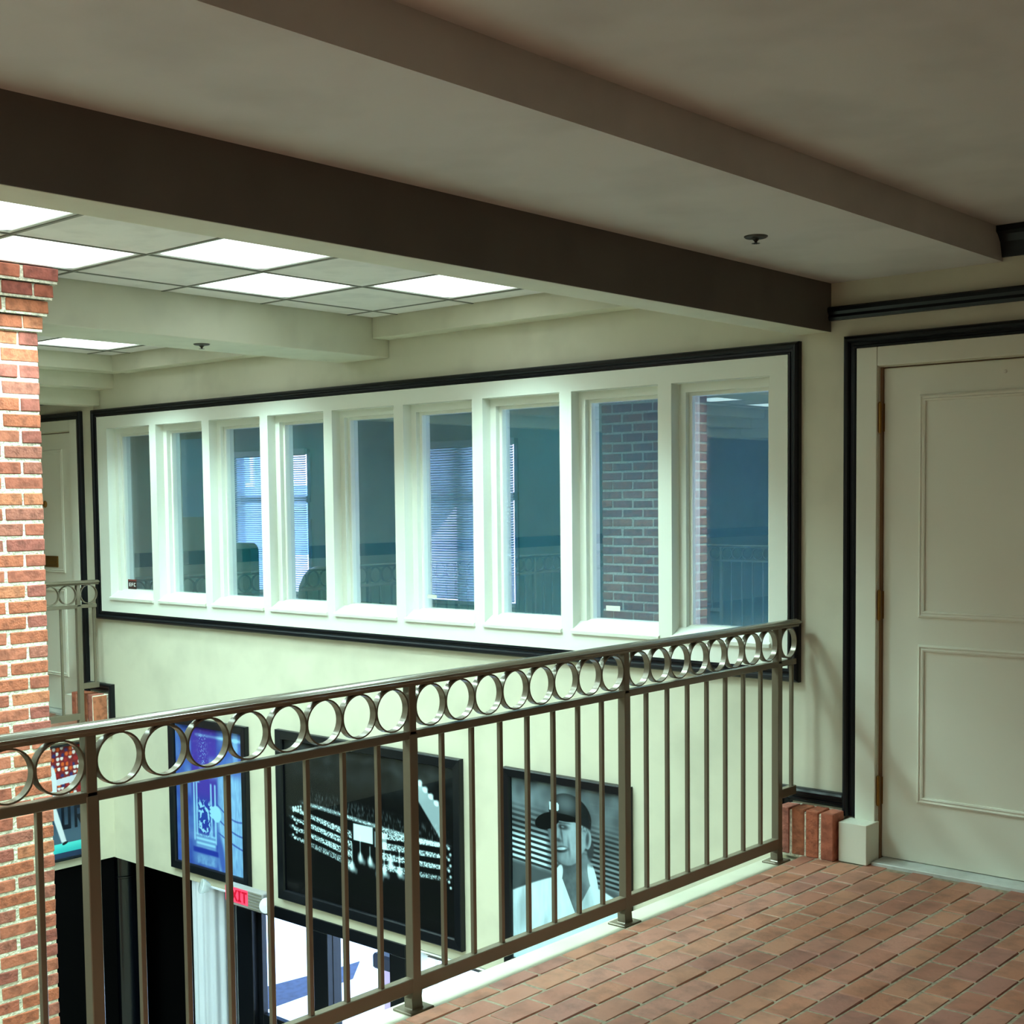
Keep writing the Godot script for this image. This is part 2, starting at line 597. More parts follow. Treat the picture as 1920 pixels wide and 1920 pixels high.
func light_panel(x0: float, x1: float, z0: float, z1: float, y: float, label: String) -> void:
	var c := V((x0 + x1) / 2, y, (z0 + z1) / 2)
	var t := thing("ceiling_light", c)
	if label:
		tag(t, label, "light", "square light panels in the tiled ceiling")
	else:  # hidden panels continue the grid, added to light the hall
		tag(t, "square ceiling light panel added farther along the grid for light, hidden behind the beams", "light", "added light panels out of view")
	var f := MB.new()
	f.box(V(x0 + 0.008, y + 0.002, z0 + 0.008), V(x1 - 0.008, y + 0.05, z0 + 0.026))
	f.box(V(x0 + 0.008, y + 0.002, z1 - 0.026), V(x1 - 0.008, y + 0.05, z1 - 0.008))
	f.box(V(x0 + 0.008, y + 0.002, z0 + 0.026), V(x0 + 0.026, y + 0.05, z1 - 0.026))
	f.box(V(x1 - 0.026, y + 0.002, z0 + 0.026), V(x1 - 0.008, y + 0.05, z1 - 0.026))
	obj("panel_frame", f, M.light_frame, t)
	# diffuser with rounded corners
	var d := MB.new()
	var a := (x1 - x0) / 2 - 0.024
	var b := (z1 - z0) / 2 - 0.024
	var r := 0.05
	var ring := []
	for q in [[1, 1, 0], [-1, 1, 90], [-1, -1, 180], [1, -1, 270]]:
		for s in 7:
			var an := deg_to_rad(q[2] + s * 15.0)
			ring.append(Vector2(q[0] * (a - r) + cos(an) * r, q[1] * (b - r) + sin(an) * r))
	var out := []
	for q in ring:
		out.append(Vector2(c.z + q.y, c.x + q.x))
	d.sweep(out, 1, y + 0.006, y + 0.012)
	obj("diffuser", d, M.diffuser, t)
	# prismatic lens: the panel throws its light downwards and little of it sideways
	var l := SpotLight3D.new()
	l.name = "panel_lamp"
	l.light_color = PANEL_COLOR
	l.light_energy = PANEL_ENERGY
	l.light_size = 0.20
	l.spot_angle = 62.5
	l.spot_angle_attenuation = 0.55
	l.spot_range = 20.0
	l.spot_attenuation = 2.0
	l.shadow_enabled = true
	t.add_child(l, true)
	l.position = V(0, 0.001, 0)
	l.rotation = Vector3(-PI / 2, 0, 0)


# two fill panels added to the higher gallery ceiling, behind the camera
func fill_lamps() -> void:
	for z in [6.9, 9.6]:
		var t := thing("ceiling_light", V(2.4, 2.563, z))
		tag(t, "white fill light panel added to the gallery ceiling, unseen behind the camera", "light", "added fill lamps out of view")
		obj("panel_frame", boxes([[V(2.08, 2.545, z - 0.32), V(2.72, 2.563, z + 0.32)]], 0.004), M.light_frame, t)
		obj("diffuser", boxes([[V(2.12, 2.540, z - 0.28), V(2.68, 2.545, z + 0.28)]]), M.fill_diffuser, t)
		var l := AreaLight3D.new()
		l.name = "panel_lamp"
		l.area_size = Vector2(0.56, 0.56)
		l.light_color = Color(0.97, 1.0, 0.94)
		l.light_energy = FILL_ENERGY
		l.shadow_enabled = true
		t.add_child(l, true)
		l.position = V(0, -0.026, 0)
		l.rotation = Vector3(-PI / 2, 0, 0)


func window_band() -> void:
	var w: Material = M.white_paint
	# casing: the flat board round and between the windows
	var x0 := open_x(0)
	var x1 := open_x(8) + OPEN_W
	var c := MB.new()
	c.box(V(-4.66, 2.067, 0), V(0.830, 2.160, 0.020))
	c.box(V(-4.66, 0.785, 0), V(0.830, 0.870, 0.020))
	c.box(V(-4.66, 0.870, 0), V(x0, 2.067, 0.020))
	c.box(V(x1, 0.870, 0), V(0.830, 2.067, 0.020))
	for k in 8:
		c.box(V(open_x(k) + OPEN_W, 0.870, 0), V(open_x(k + 1), 2.067, 0.020))
	struct("trim_window_casing", c, w)
	var m := MB.new()
	m.moulding(-4.724, 0.727, 0.887, 2.204, 0, TRIM_PROF)
	struct("trim_window_surround", m, M.black_gloss)
	for k in 9:
		var a := open_x(k)
		var b := a + OPEN_W
		var t := thing("window_%d" % (k + 1), V((a + b) / 2, 0.87, -0.05))
		t.set_meta("kind", "structure")
		var f := MB.new()
		f.moulding(a, 0.885, b, 2.067, 0, [Vector2(0.001, 0.0192), Vector2(0.001, -0.040), Vector2(0.040, -0.040), Vector2(0.040, -0.068), Vector2(0.057, -0.068), Vector2(0.057, -0.13), Vector2(0.001, -0.13)])
		obj("window_frame", f, w, t)
		var s := MB.new()
		s.sweep([Vector2(0.870, 0.032), Vector2(0.886, 0.034), Vector2(0.890, 0.026), Vector2(0.930, -0.040), Vector2(0.938, -0.068), Vector2(0.938, -0.13), Vector2(0.870, -0.13)], 0, a - 0.006, b + 0.006)
		obj("window_sill", s, w, t)
		var pn := MB.new()
		pn.poly([V(a + 0.050, 0.92, -0.078), V(b - 0.050, 0.92, -0.078), V(b - 0.050, 2.02, -0.078), V(a + 0.050, 2.02, -0.078)], Vector3.BACK)
		obj("pane", pn, M.glass, t)
		obj("inner_pane", boxes([[V(a + 0.050, 0.92, -0.1002), V(b - 0.050, 2.02, -0.100)]]), M.glass_haze, t)


func door(n: int, far: bool) -> void:
	var sgn := -1.0 if far else 1.0
	var xa := 1.259
	var xb := 2.172
	var t := thing("door_%d" % n, V(mx((xa + xb) / 2, far), 0.01, -0.03))
	t.set_meta("kind", "structure")
	var pm: Material = M.door_paint
	obj("door_leaf", boxes([[V(mx(xa, far), 0.014, -0.062), V(mx(xb, far), 2.062, -0.018)]], 0.003), pm, t)
	for q in [[1.036, 1.946], [0.264, 0.924]]:
		var b := MB.new()
		var l := minf(mx(1.416, far), mx(2.015, far))
		var r := maxf(mx(1.416, far), mx(2.015, far))
		b.moulding(l, q[0], r, q[1], -0.018, BEAD)
		obj("panel_moulding", b, pm, t)
	for y in [1.86, 1.081, 0.297]:
		var h := MB.new()
		h.lathe([Vector2(0, -0.066), Vector2(0.005, -0.064), Vector2(0.0075, -0.058), Vector2(0.0075, 0.058), Vector2(0.005, 0.064), Vector2(0, 0.066)], V(mx(1.2535, far), y, 0.006), 12)
		h.box(V(mx(1.2545, far), y - 0.058, -0.0175), V(mx(1.264, far), y + 0.058, -0.0155))
		h.box(V(mx(1.243, far), y - 0.058, -0.02), V(mx(1.2535, far), y + 0.058, 0.004))
		obj("hinge", h, M.brass, t)
	# brown strip in the gap: bare hinge edge with its shade painted in
	var g := MB.new()
	g.box(V(mx(1.2475, far), 0.0, -0.07), V(mx(1.2585, far), 2.070, -0.004))
	g.box(V(mx(1.2585, far), 2.0625, -0.07), V(mx(2.19, far), 2.072, -0.030))
	obj("door_gap", g, M.shadow_gap, t)
	var back := boxes([[V(mx(1.24, far), 0.0, -0.16), V(mx(2.2, far), 2.08, -0.07)]])
	obj("door_stop", back, M.shadow_gap, t)
	if far:
		# brass letter slot and lock
		var slot := obj("letter_slot", boxes([[V(-5.475, 1.076, -0.018), V(-5.287, 1.160, -0.010)]], 0.003), M.brass, t)
		obj("flap", boxes([[V(-5.460, 1.094, -0.010), V(-5.302, 1.130, -0.005)]], 0.002), M.brass, slot)
		for x in [-5.299, -5.463]:
			var s := MB.new()
			s.lathe([Vector2(0, 0.0), Vector2(0.005, 0.0), Vector2(0.004, 0.004), Vector2(0, 0.005)], Vector3.ZERO, 10)
			inst("screw", s.mesh(), M.brass, slot, V(x, 1.108, -0.0105), Basis(Vector3.RIGHT, PI / 2))
		var lk := MB.new()
		lk.lathe([Vector2(0, 0), Vector2(0.026, 0), Vector2(0.026, 0.006), Vector2(0.018, 0.014), Vector2(0, 0.015)], Vector3.ZERO, 18)
		inst("lock_rose", lk.mesh(), M.brass, t, V(-5.452, 1.545, -0.018), Basis(Vector3.RIGHT, PI / 2))
	else:
		for x in [1.765, 1.845]:
			var pl := MB.new()
			pl.lathe([Vector2(0, 0), Vector2(0.008, 0), Vector2(0.006, 0.004), Vector2(0, 0.005)], Vector3.ZERO, 12)
			inst("plug", pl.mesh(), pm, t, V(x, 2.015, -0.0185), Basis(Vector3.RIGHT, PI / 2))
	# casing with plinth blocks
	var c := MB.new()
	c.box(V(mx(1.155, far), 0.165, 0), V(mx(1.2465, far), 2.15, 0.022), 0.002)
	c.box(V(mx(1.248, far), 2.072, 0), V(mx(2.183, far), 2.15, 0.022), 0.002)
	c.box(V(mx(2.183, far), 0.165, 0), V(mx(2.276, far), 2.15, 0.022), 0.002)
	struct("trim_door_casing", c, pm)
	var pb := MB.new()
	pb.box(V(mx(1.128, far), 0.0, 0), V(mx(1.256, far), 0.168, 0.115), 0.002)
	pb.box(V(mx(2.175, far), 0.0, 0), V(mx(2.31, far), 0.168, 0.115), 0.002)
	struct("trim_plinth", pb, pm)
	# black surround: up one side, over the top, down the other; with the foot rail over the bricks
	var s := MB.new()
	var l := minf(mx(1.097, far), mx(2.334, far))
	var r := maxf(mx(1.097, far), mx(2.334, far))
	s.moulding(l, 0.175, r, 2.204, 0, TRIM_PROF, "ltr")
	struct("trim_door_surround", s, M.black_gloss)
	var fr := MB.new()
	l = minf(mx(0.782, far), mx(1.10, far))
	r = maxf(mx(0.782, far), mx(1.10, far))
	fr.moulding(l, 0.0, r, 0.266, 0, TRIM_PROF, "tr" if far else "tl")
	struct("trim_foot_rail", fr, M.black_gloss)
	struct("trim_picture_rail", _rail_bar(mx(1.026, far), mx(6.98, far)), M.black_gloss)
	struct("trim_crown", _crown(mx(1.7575, far), mx(6.98, far)), M.black_gloss)
	struct("trim_threshold", boxes([[V(mx(1.262, far), -0.011, -0.06), V(mx(2.172, far), 0.012, 0.085)]], 0.003), M.marble)


func _rail_bar(xa: float, xb: float) -> MB:
	var b := MB.new()
	b.sweep([Vector2(2.276, 0), Vector2(2.276, 0.018), Vector2(2.288, 0.026), Vector2(2.300, 0.022), Vector2(2.312, 0.032), Vector2(2.326, 0.034), Vector2(2.333, 0.026), Vector2(2.333, 0)], 0, xa, xb)
	return b


func _crown(xa: float, xb: float) -> MB:
	var b := MB.new()
	b.sweep([Vector2(2.450, 0), Vector2(2.450, 0.012), Vector2(2.470, 0.018), Vector2(2.505, 0.030), Vector2(2.530, 0.052), Vector2(2.540, 0.070), Vector2(2.562, 0.072), Vector2(2.562, 0)], 0, xa, xb)
	return b


func soldier_bricks(far: bool) -> void:
	var t := thing("brick_plinth", V(mx(0.98, far), 0, 0.085))
	tag(t, "low plinth of upright bricks by the far door behind the brick column" if far else "low plinth of four upright bricks between the railing post and the panelled door", "brick plinth")
	obj("mortar", boxes([[V(mx(0.842, far), -0.012, 0.0), V(mx(1.112, far), 0.192, 0.1385)]], 0.004), M.mortar, t)
	for k in 4:
		var x := 1.089 - 0.0695 * k
		var m: Material = M["brick%d" % [0, 5, 3, 4][k]]
		inst("brick", brick_mesh(V(0.060, 0.200, 0.100), k), m, t, V(mx(x, far), 0.101, 0.093))
	inst("brick", brick_mesh(V(0.100, 0.186, 0.108), 1), M.brick3, t, V(mx(0.888, far), 0.094, 0.083))


func floor_bricks() -> void:
	var t := thing("floor", V(1.7, -0.012, 1.3))
	t.set_meta("kind", "structure")
	var L := 0.183
	var W := 0.1005
	var rest: Array[Transform3D] = []
	var tints: Array[Color] = []
	rng.seed = 4
	for far in [false, true]:
		for i in 34:
			var x := 0.987 + W * i
			var w := W - 0.008
			if i == 0:
				x = 1.002
				w = 0.064
			var off := (0.485 if i % 2 == 0 else 0.5765) - 4 * L + rng.randf_range(-0.008, 0.008)
			for k in range(-2, 46):
				var z := off + L * (k + 0.5)
				if z < 0.06 or z > 8.5:
					continue
				var turn := Basis.from_euler(V(rng.randf_range(-1, 1) * 0.004, rng.randf_range(-1, 1) * 0.006, rng.randf_range(-1, 1) * 0.006))
				var at := V(mx(x, far), -0.0305 + rng.randf_range(-0.0012, 0.0012), z)
				var variant := rng.randi() % 4
				var tone := rng.randi() % 6
				if not far and z < 2.75 - 0.836 * (x - 0.97) and x < 2.75:
					inst("brick", brick_mesh(V(w, 0.06, L - 0.010), variant), M["paver%d" % tone], t, at, turn)
				elif far and (i > 12 or z > 3.0):
					continue
				else:
					rest.append(Transform3D(turn, at))
					tints.append(Color(1, 1, 1).lerp(Color(0.85, 0.82, 0.8), rng.randf()))
	stuff("paving_brick", brick_mesh(V(W - 0.007, 0.06, L - 0.009), 1), M.paver0, rest, t, Vector3.ZERO)


func stuff(called: String, mesh: Mesh, m: Material, at: Array[Transform3D], parent: Node3D, _o: Vector3) -> void:
	var mm := MultiMesh.new()
	mm.transform_format = MultiMesh.TRANSFORM_3D
	mm.mesh = mesh
	mm.instance_count = at.size()
	for k in at.size():
		var q := at[k]
		q.origin -= wp[parent]
		mm.set_instance_transform(k, q)
	var o := MultiMeshInstance3D.new()
	o.name = called
	o.multimesh = mm
	o.material_override = m
	o.set_meta("kind", "stuff")
	parent.add_child(o, true)


func brick_column() -> void:
	var x1 := -1.496
	var x0 := -2.031
	var z0 := 2.222
	var z1 := 2.757
	var t := thing("brick_column", V((x0 + x1) / 2, STREET, (z0 + z1) / 2))
	tag(t, "square red brick column with pale mortar and a stepped-out top, at the left edge", "column")
	var courses := []          # [bottom, pitch, corbel]
	var y := 2.265
	for k in 4:
		courses.append([y + 0.0667 * k, 0.0667, 0.0165 * (k + 1)])
	for k in range(1, 7):
		courses.append([2.265 - 0.0690 * k, 0.0690, 0.0])
	y = 2.265 - 0.0690 * 6
	while y > STREET + 0.05:
		y -= 0.0653
		courses.append([y, 0.0653, 0.0])
	obj("mortar", boxes([[V(x0 + 0.005, STREET, z0 + 0.005), V(x1 - 0.005, 2.30, z1 - 0.005)]]), M.mortar, t)
	var core := MB.new()
	for k in 4:
		var g: float = courses[k][2] - 0.006
		core.box(V(x0 - g, courses[k][0] + 0.004, z0 - g), V(x1 + g, courses[k][0] + 0.066, z1 + g))
	obj("mortar", core, M.mortar, t)
	rng.seed = 21
	var rest := {}
	for ci in courses.size():
		var yb: float = courses[ci][0]
		var pitch: float = courses[ci][1]
		var g: float = courses[ci][2]
		var even := ci % 2 == 1
		var hb := pitch - 0.0145
		var side := x1 - x0 + 2 * g
		# [axis of the brick's length, start, run, fixed coordinate]
		var runs := []
		var full := side
		var inner := side - 2 * 0.09
		for s in [0, 1]:
			runs.append([2, (z0 - g) if even else (z0 - g + 0.09), full if even else inner, (x0 - g + 0.045) if s == 0 else (x1 + g - 0.045), s])
			runs.append([0, (x0 - g) if not even else (x0 - g + 0.09), full if not even else inner, (z0 - g + 0.045) if s == 0 else (z1 + g - 0.045), s])
		for r in runs:
			var cnt: int = roundi(r[2] / 0.178)
			var step: float = r[2] / cnt
			for k in cnt:
				var whole: bool = r[2] > side - 0.01
				var lo: float = r[1] + step * k + (0.0 if whole and k == 0 else 0.007)
				var hi: float = r[1] + step * (k + 1) - (0.0 if whole and k == cnt - 1 else 0.007)
				var mid := (lo + hi) / 2
				var len := hi - lo
				# the bricks at the ends reach the corner of the column
				var jig := rng.randf_range(-0.0015, 0.0015)
				var at := V(r[3], yb + 0.0145 + hb / 2 + rng.randf_range(-0.001, 0.001), mid + jig) if r[0] == 2 else V(mid + jig, yb + 0.0145 + hb / 2, r[3])
				var size := V(0.088, hb, len) if r[0] == 2 else V(len, hb, 0.088)
				at[0 if r[0] == 2 else 2] += rng.randf_range(-0.002, 0.002)
				var variant := rng.randi() % 4
				var tone := rng.randi() % 6
				var near: bool = yb > -0.95 and ((r[0] == 2 and r[4] == 1 and mid < 2.62) or (r[0] == 0 and r[4] == 0 and (mid > -1.65 or (yb > 0.85 and yb < 2.2))))
				if near:
					inst("brick", brick_mesh(size, variant), M["brick%d" % tone], t, at)
				else:
					var key := size.snapped(Vector3.ONE * 0.001)
					if not rest.has(key):
						rest[key] = []
					rest[key].append(Transform3D(Basis.IDENTITY, at))
	var i := 0
	for key in rest:
		var list: Array[Transform3D] = []
		list.assign(rest[key])
		stuff("brickwork", brick_mesh(key, 1), M["brick%d" % (i % 6)], list, t, Vector3.ZERO)
		i += 1


func sprinkler(at: Vector3, label: String) -> void:
	var t := thing("sprinkler", at)
	tag(t, label, "sprinkler", "ceiling sprinklers")
	var e := MB.new()
	e.lathe([Vector2(0.041, 0.0), Vector2(0.041, -0.002), Vector2(0.036, -0.006), Vector2(0.018, -0.009), Vector2(0.0, -0.009)], at, 28)
	obj("escutcheon", e, M.metal_grey, t)
	var h := MB.new()
	h.lathe([Vector2(0.014, -0.009), Vector2(0.009, -0.014), Vector2(0.005, -0.018), Vector2(0.004, -0.024), Vector2(0, -0.024)], at, 16)
	obj("head", h, M.metal_grey, t)
	var d := MB.new()
	for k in 10:
		var a := TAU * k / 10
		var u := V(cos(a), 0, sin(a))
		var v := V(-sin(a), 0, cos(a))
		var p := at + V(0, -0.025, 0)
		d.poly([p + v * 0.003, p + u * 0.015 + v * 0.003, p + u * 0.015 - v * 0.003, p - v * 0.003], Vector3.DOWN)
		d.poly([p + v * 0.003 + V(0, 0.0012, 0), p + u * 0.015 + v * 0.003 + V(0, 0.0012, 0), p + u * 0.015 - v * 0.003 + V(0, 0.0012, 0), p - v * 0.003 + V(0, 0.0012, 0)], Vector3.UP)
	obj("deflector", d, M.metal_grey, t)


# ---------------------------------------------------------------- pictures
func paint(w: int, h: int, f: Callable) -> ImageTexture:
	var im := Image.create(w, h, false, Image.FORMAT_RGB8)
	for y in h:
		for x in w:
			im.set_pixel(x, y, f.call((x + 0.5) / w, (y + 0.5) / h))
	return tex(im)


var nz := FastNoiseLite.new()
func N(u: float, v: float, f: float, sd := 0.0) -> float:
	return nz.get_noise_3d(u * f, v * f, sd * 31.7)


func inside(u: float, v: float, cx: float, cy: float, rx: float, ry: float, rot := 0.0, soft := 0.08) -> float:
	var p := Vector2(u - cx, v - cy).rotated(-rot)
	return 1.0 - smoothstep(1.0 - soft, 1.0 + soft, Vector2(p.x / rx, p.y / ry).length())


func bar(u: float, a: float, b: float, e := 0.006) -> float:
	return smoothstep(a - e, a + e, u) * (1.0 - smoothstep(b - e, b + e, u))


func grey(q: float) -> Color:           # black and white print with its blue-grey tone
	q = clampf(q, 0.0, 1.0)
	return Color(q * 0.80, q * 0.93, q)


func print_portrait(u: float, v: float) -> Color:
	# rows of bleachers behind the head
	var skew := v - 0.06 * u
	var left := 1.0 - smoothstep(0.30, 0.36, u)
	var rows := 0.5 + 0.5 * sin(skew * TAU / (0.030 if u < 0.5 else 0.026))
	var q := 0.44 + 0.16 * N(u, v, 5.0) + 0.06 * sin((u * 1.3 + v) * 22.0) * smoothstep(0.2, 0.0, v)
	var amt := smoothstep(0.10, 0.24, skew) * (1.0 - smoothstep(0.44, 0.46, skew))
	var hi := 0.46 + 0.50 * left * smoothstep(0.24, 0.34, v) + 0.12 * (1.0 - left) * smoothstep(0.3, 0.4, v)
	q = lerpf(q, lerpf(0.17, hi, smoothstep(0.25, 0.75, rows)), amt)
	q = lerpf(q, 0.34, smoothstep(0.455, 0.475, skew))
	# neck
	var neck := bar(u, 0.42, 0.715, 0.015) * smoothstep(0.30, 0.36, v)
	q = lerpf(q, 0.40 + 0.22 * smoothstep(0.5, 0.7, u) - 0.10 * (1.0 - smoothstep(0.40, 0.50, v)) + 0.04 * N(u, v, 20.0, 4.0), neck)
	# white shirt with an open collar
	var shoulder := 0.50 + 0.36 * pow(maxf(0.0, 0.40 - u), 1.15) + 0.30 * pow(maxf(0.0, u - 0.72), 1.2)
	var opening := maxf(0.0, 1.0 - absf(u - 0.580 - 0.06 * (0.66 - v)) / (0.155 * clampf((0.675 - v) / 0.21, 0.0, 1.0) + 0.0001))
	var shirt := smoothstep(shoulder - 0.006, shoulder + 0.006, v) * (1.0 - smoothstep(0.0, 0.06, opening))
	var collar := maxf(inside(u, v, 0.735, 0.47, 0.035, 0.10, -0.35), inside(u, v, 0.42, 0.51, 0.035, 0.09, 0.45))
	q = lerpf(q, 0.97 + 0.05 * N(u * 1.6, v * 0.5, 14.0, 2.0), maxf(shirt, collar * smoothstep(0.38, 0.42, v)))
	q -= 0.22 * inside(u, v, 0.10, 0.72, 0.05, 0.13, 0.25, 0.9) + 0.18 * inside(u, v, 0.66, 0.58, 0.06, 0.10, -0.5, 0.8) + 0.12 * inside(u, v, 0.30, 0.78, 0.03, 0.10, 0.5, 0.9)
	# head turned to the left, light from the right
	var face := maxf(inside(u, v, 0.515, 0.245, 0.180, 0.140, 0.0, 0.05), inside(u, v, 0.495, 0.325, 0.140, 0.100, 0.0, 0.05))
	var lit := 0.42 + 0.30 * smoothstep(0.36, 0.55, u) - 0.10 * smoothstep(0.60, 0.70, u) - 0.14 * smoothstep(0.33, 0.42, v) + 0.05 * N(u, v, 18.0, 4.0)
	lit -= 0.36 * inside(u, v, 0.377, 0.232, 0.034, 0.013, 0.1, 0.6)
	lit -= 0.36 * inside(u, v, 0.478, 0.222, 0.044, 0.014, 0.0, 0.6)
	lit += 0.25 * inside(u, v, 0.470, 0.222, 0.014, 0.005, 0.0, 0.6)
	lit -= 0.26 * bar(v, 0.198 - 0.03 * (u - 0.4), 0.207 - 0.03 * (u - 0.4), 0.005) * bar(u, 0.345, 0.54, 0.02)
	lit += 0.12 * inside(u, v, 0.418, 0.262, 0.018, 0.045, 0.12, 0.6)
	lit -= 0.24 * inside(u, v, 0.428, 0.297, 0.034, 0.010, 0.1, 0.6)
	lit -= 0.22 * inside(u, v, 0.462, 0.268, 0.008, 0.040, -0.25, 0.9)
	lit -= 0.20 * inside(u, v, 0.526, 0.325, 0.010, 0.042, -0.15, 0.9)
	lit -= 0.36 * inside(u, v, 0.460, 0.344, 0.058, 0.017, -0.14, 0.4)
	lit += 0.62 * inside(u, v, 0.458, 0.340, 0.044, 0.008, -0.14, 0.4)
	lit += 0.10 * inside(u, v, 0.47, 0.395, 0.04, 0.020, 0.0, 0.9)
	q = lerpf(q, lit, face)
	# hair, ear
	q = lerpf(q, 0.24, inside(u, v, 0.715, 0.315, 0.030, 0.055, 0.1, 0.3))
	q = lerpf(q, 0.55 + 0.2 * N(u, v, 60.0, 8.0), inside(u, v, 0.665, 0.205, 0.050, 0.030, 0.5, 0.4))
	q = lerpf(q, 0.66 - 0.34 * inside(u, v, 0.690, 0.262, 0.014, 0.036, 0.12, 0.6), inside(u, v, 0.694, 0.266, 0.030, 0.050, 0.12, 0.12))
	# cap: crown, then peak
	var crown := inside(u, v, 0.535, 0.150, 0.190, 0.108, 0.12, 0.03) * (1.0 - smoothstep(0.0, 0.012, v - (0.172 + 0.10 * maxf(0.0, u - 0.52) - 0.05 * maxf(0.0, 0.45 - u))))
	q = lerpf(q, 0.12 + 0.30 * inside(u, v, 0.50, 0.095, 0.09, 0.050, 0.0, 0.9), crown)
	q = lerpf(q, 0.13, bar(u, 0.58, 0.72, 0.01) * bar(v, 0.15, 0.185 + 0.22 * maxf(0.0, u - 0.60), 0.008))
	var peak := maxf(inside(u, v, 0.330, 0.205, 0.115, 0.044, -0.25, 0.05), inside(u, v, 0.47, 0.172, 0.14, 0.020, 0.0, 0.1))
	q = lerpf(q, 0.06, peak)
	# pale letter on the cap
	var em := bar(u, 0.350, 0.374, 0.004) * bar(v, 0.098, 0.142, 0.003) + bar(u, 0.374, 0.430, 0.004) * (bar(v, 0.098, 0.109, 0.003) + bar(v, 0.131, 0.142, 0.003)) + bar(u, 0.412, 0.438, 0.004) * bar(v, 0.105, 0.136, 0.003)
	return grey(lerpf(q, 0.95, clampf(em, 0.0, 1.0)))


func print_stadium(u: float, v: float) -> Color:
	var q := 0.015 + 0.02 * v
	# hazy night sky with a pale structure low over the stands
	q += 0.16 * (1.0 - smoothstep(0.05, 0.34, v)) * (0.6 + 0.8 * N(u, v, 8.0, 6.0))
	# two banks of lit tiers that run down towards the middle
	for side in [0, 1]:
		var x := u / 0.42 if side == 0 else (1.0 - u) / 0.42          # 0 at the outer edge, 1 near the middle
		if x < 0.02 or x > 1.0:
			continue
		for k in 4:
			var y0 := (0.425 + 0.062 * k + 0.085 * x) if side == 0 else (0.455 + 0.066 * k + 0.012 * x)
			var hgt := 0.046 * (0.45 + 0.55 * x)
			var band := bar(v, y0, y0 + hgt, 0.006)
			var speck := 0.66 + 0.9 * N(u * 1.4, v, 60.0, 3.0 + k) + 0.6 * N(u, v, 130.0, 7.0)
			q += band * maxf(0.0, speck) * smoothstep(0.02, 0.20, x) * (1.0 if k < 3 else 0.7)
	# bright rim of the upper deck with its lamps
	var rim := 0.392 + 0.075 * smoothstep(0.0, 0.9, u)
	q += bar(v, rim - 0.012, rim + 0.012, 0.010) * bar(u, 0.12, 0.93, 0.05) * (0.5 + 1.0 * maxf(0.0, N(u, v, 80.0, 9.0)))
	q += 0.55 * bar(v, rim - 0.10, rim - 0.01, 0.03) * maxf(0.0, N(u * 3.0, v * 0.4, 40.0, 12.0)) * bar(u, 0.15, 0.95, 0.05)
	# score board and masts under it
	q += 0.95 * bar(u, 0.430, 0.545, 0.004) * bar(v, 0.455, 0.560, 0.004) + 0.6 * bar(u, 0.555, 0.625, 0.004) * bar(v, 0.475, 0.575, 0.004)
	for k in 8:
		var cx := 0.385 + 0.045 * k + 0.010 * sin(k * 5.0)
		var top := 0.56 + 0.03 * sin(k * 2.3)
		var low := 0.70 + 0.045 * sin(k * 1.7 + 0.6)
		q += 0.55 * bar(u, cx - 0.003, cx + 0.003, 0.003) * bar(v, top, low, 0.01)
		q += 0.9 * inside(u, v, cx, low, 0.013, 0.028, 0.0, 0.8) + 0.35 * inside(u, v, cx + 0.02, low + 0.02, 0.010, 0.018, 0.0, 0.8)
	# flood light tower with its beam
	q += 0.62 * bar(u, 0.800, 0.925, 0.006) * bar(v, 0.105 + 1.1 * (u - 0.80), 0.225 + 1.7 * (u - 0.80), 0.01)
	for k in 4:
		q += 0.9 * inside(u, v, 0.815 + 0.030 * k, 0.120 + 0.034 * k, 0.012, 0.016, 0.0, 0.6)
	# strings of small lamps
	for k in 8:
		q += 0.9 * inside(u, v, 0.055 + 0.016 * (k % 4), 0.44 + 0.045 * (k / 4) - 0.006 * k, 0.006, 0.009, 0.0, 0.7)
		q += 0.8 * inside(u, v, 0.965 + 0.008 * (k % 2), 0.48 + 0.033 * k, 0.006, 0.009, 0.0, 0.7)
		q += 0.8 * inside(u, v, 0.05 + 0.012 * (k % 3), 0.50 + 0.020 * k, 0.006, 0.008, 0.0, 0.7)
	q += 0.03 * bar(v, 0.93, 0.934, 0.002)
	q = clampf(q, 0.0, 1.0)
	return Color(q * 0.82 + 0.008, q * 0.95 + 0.010, q + 0.014)


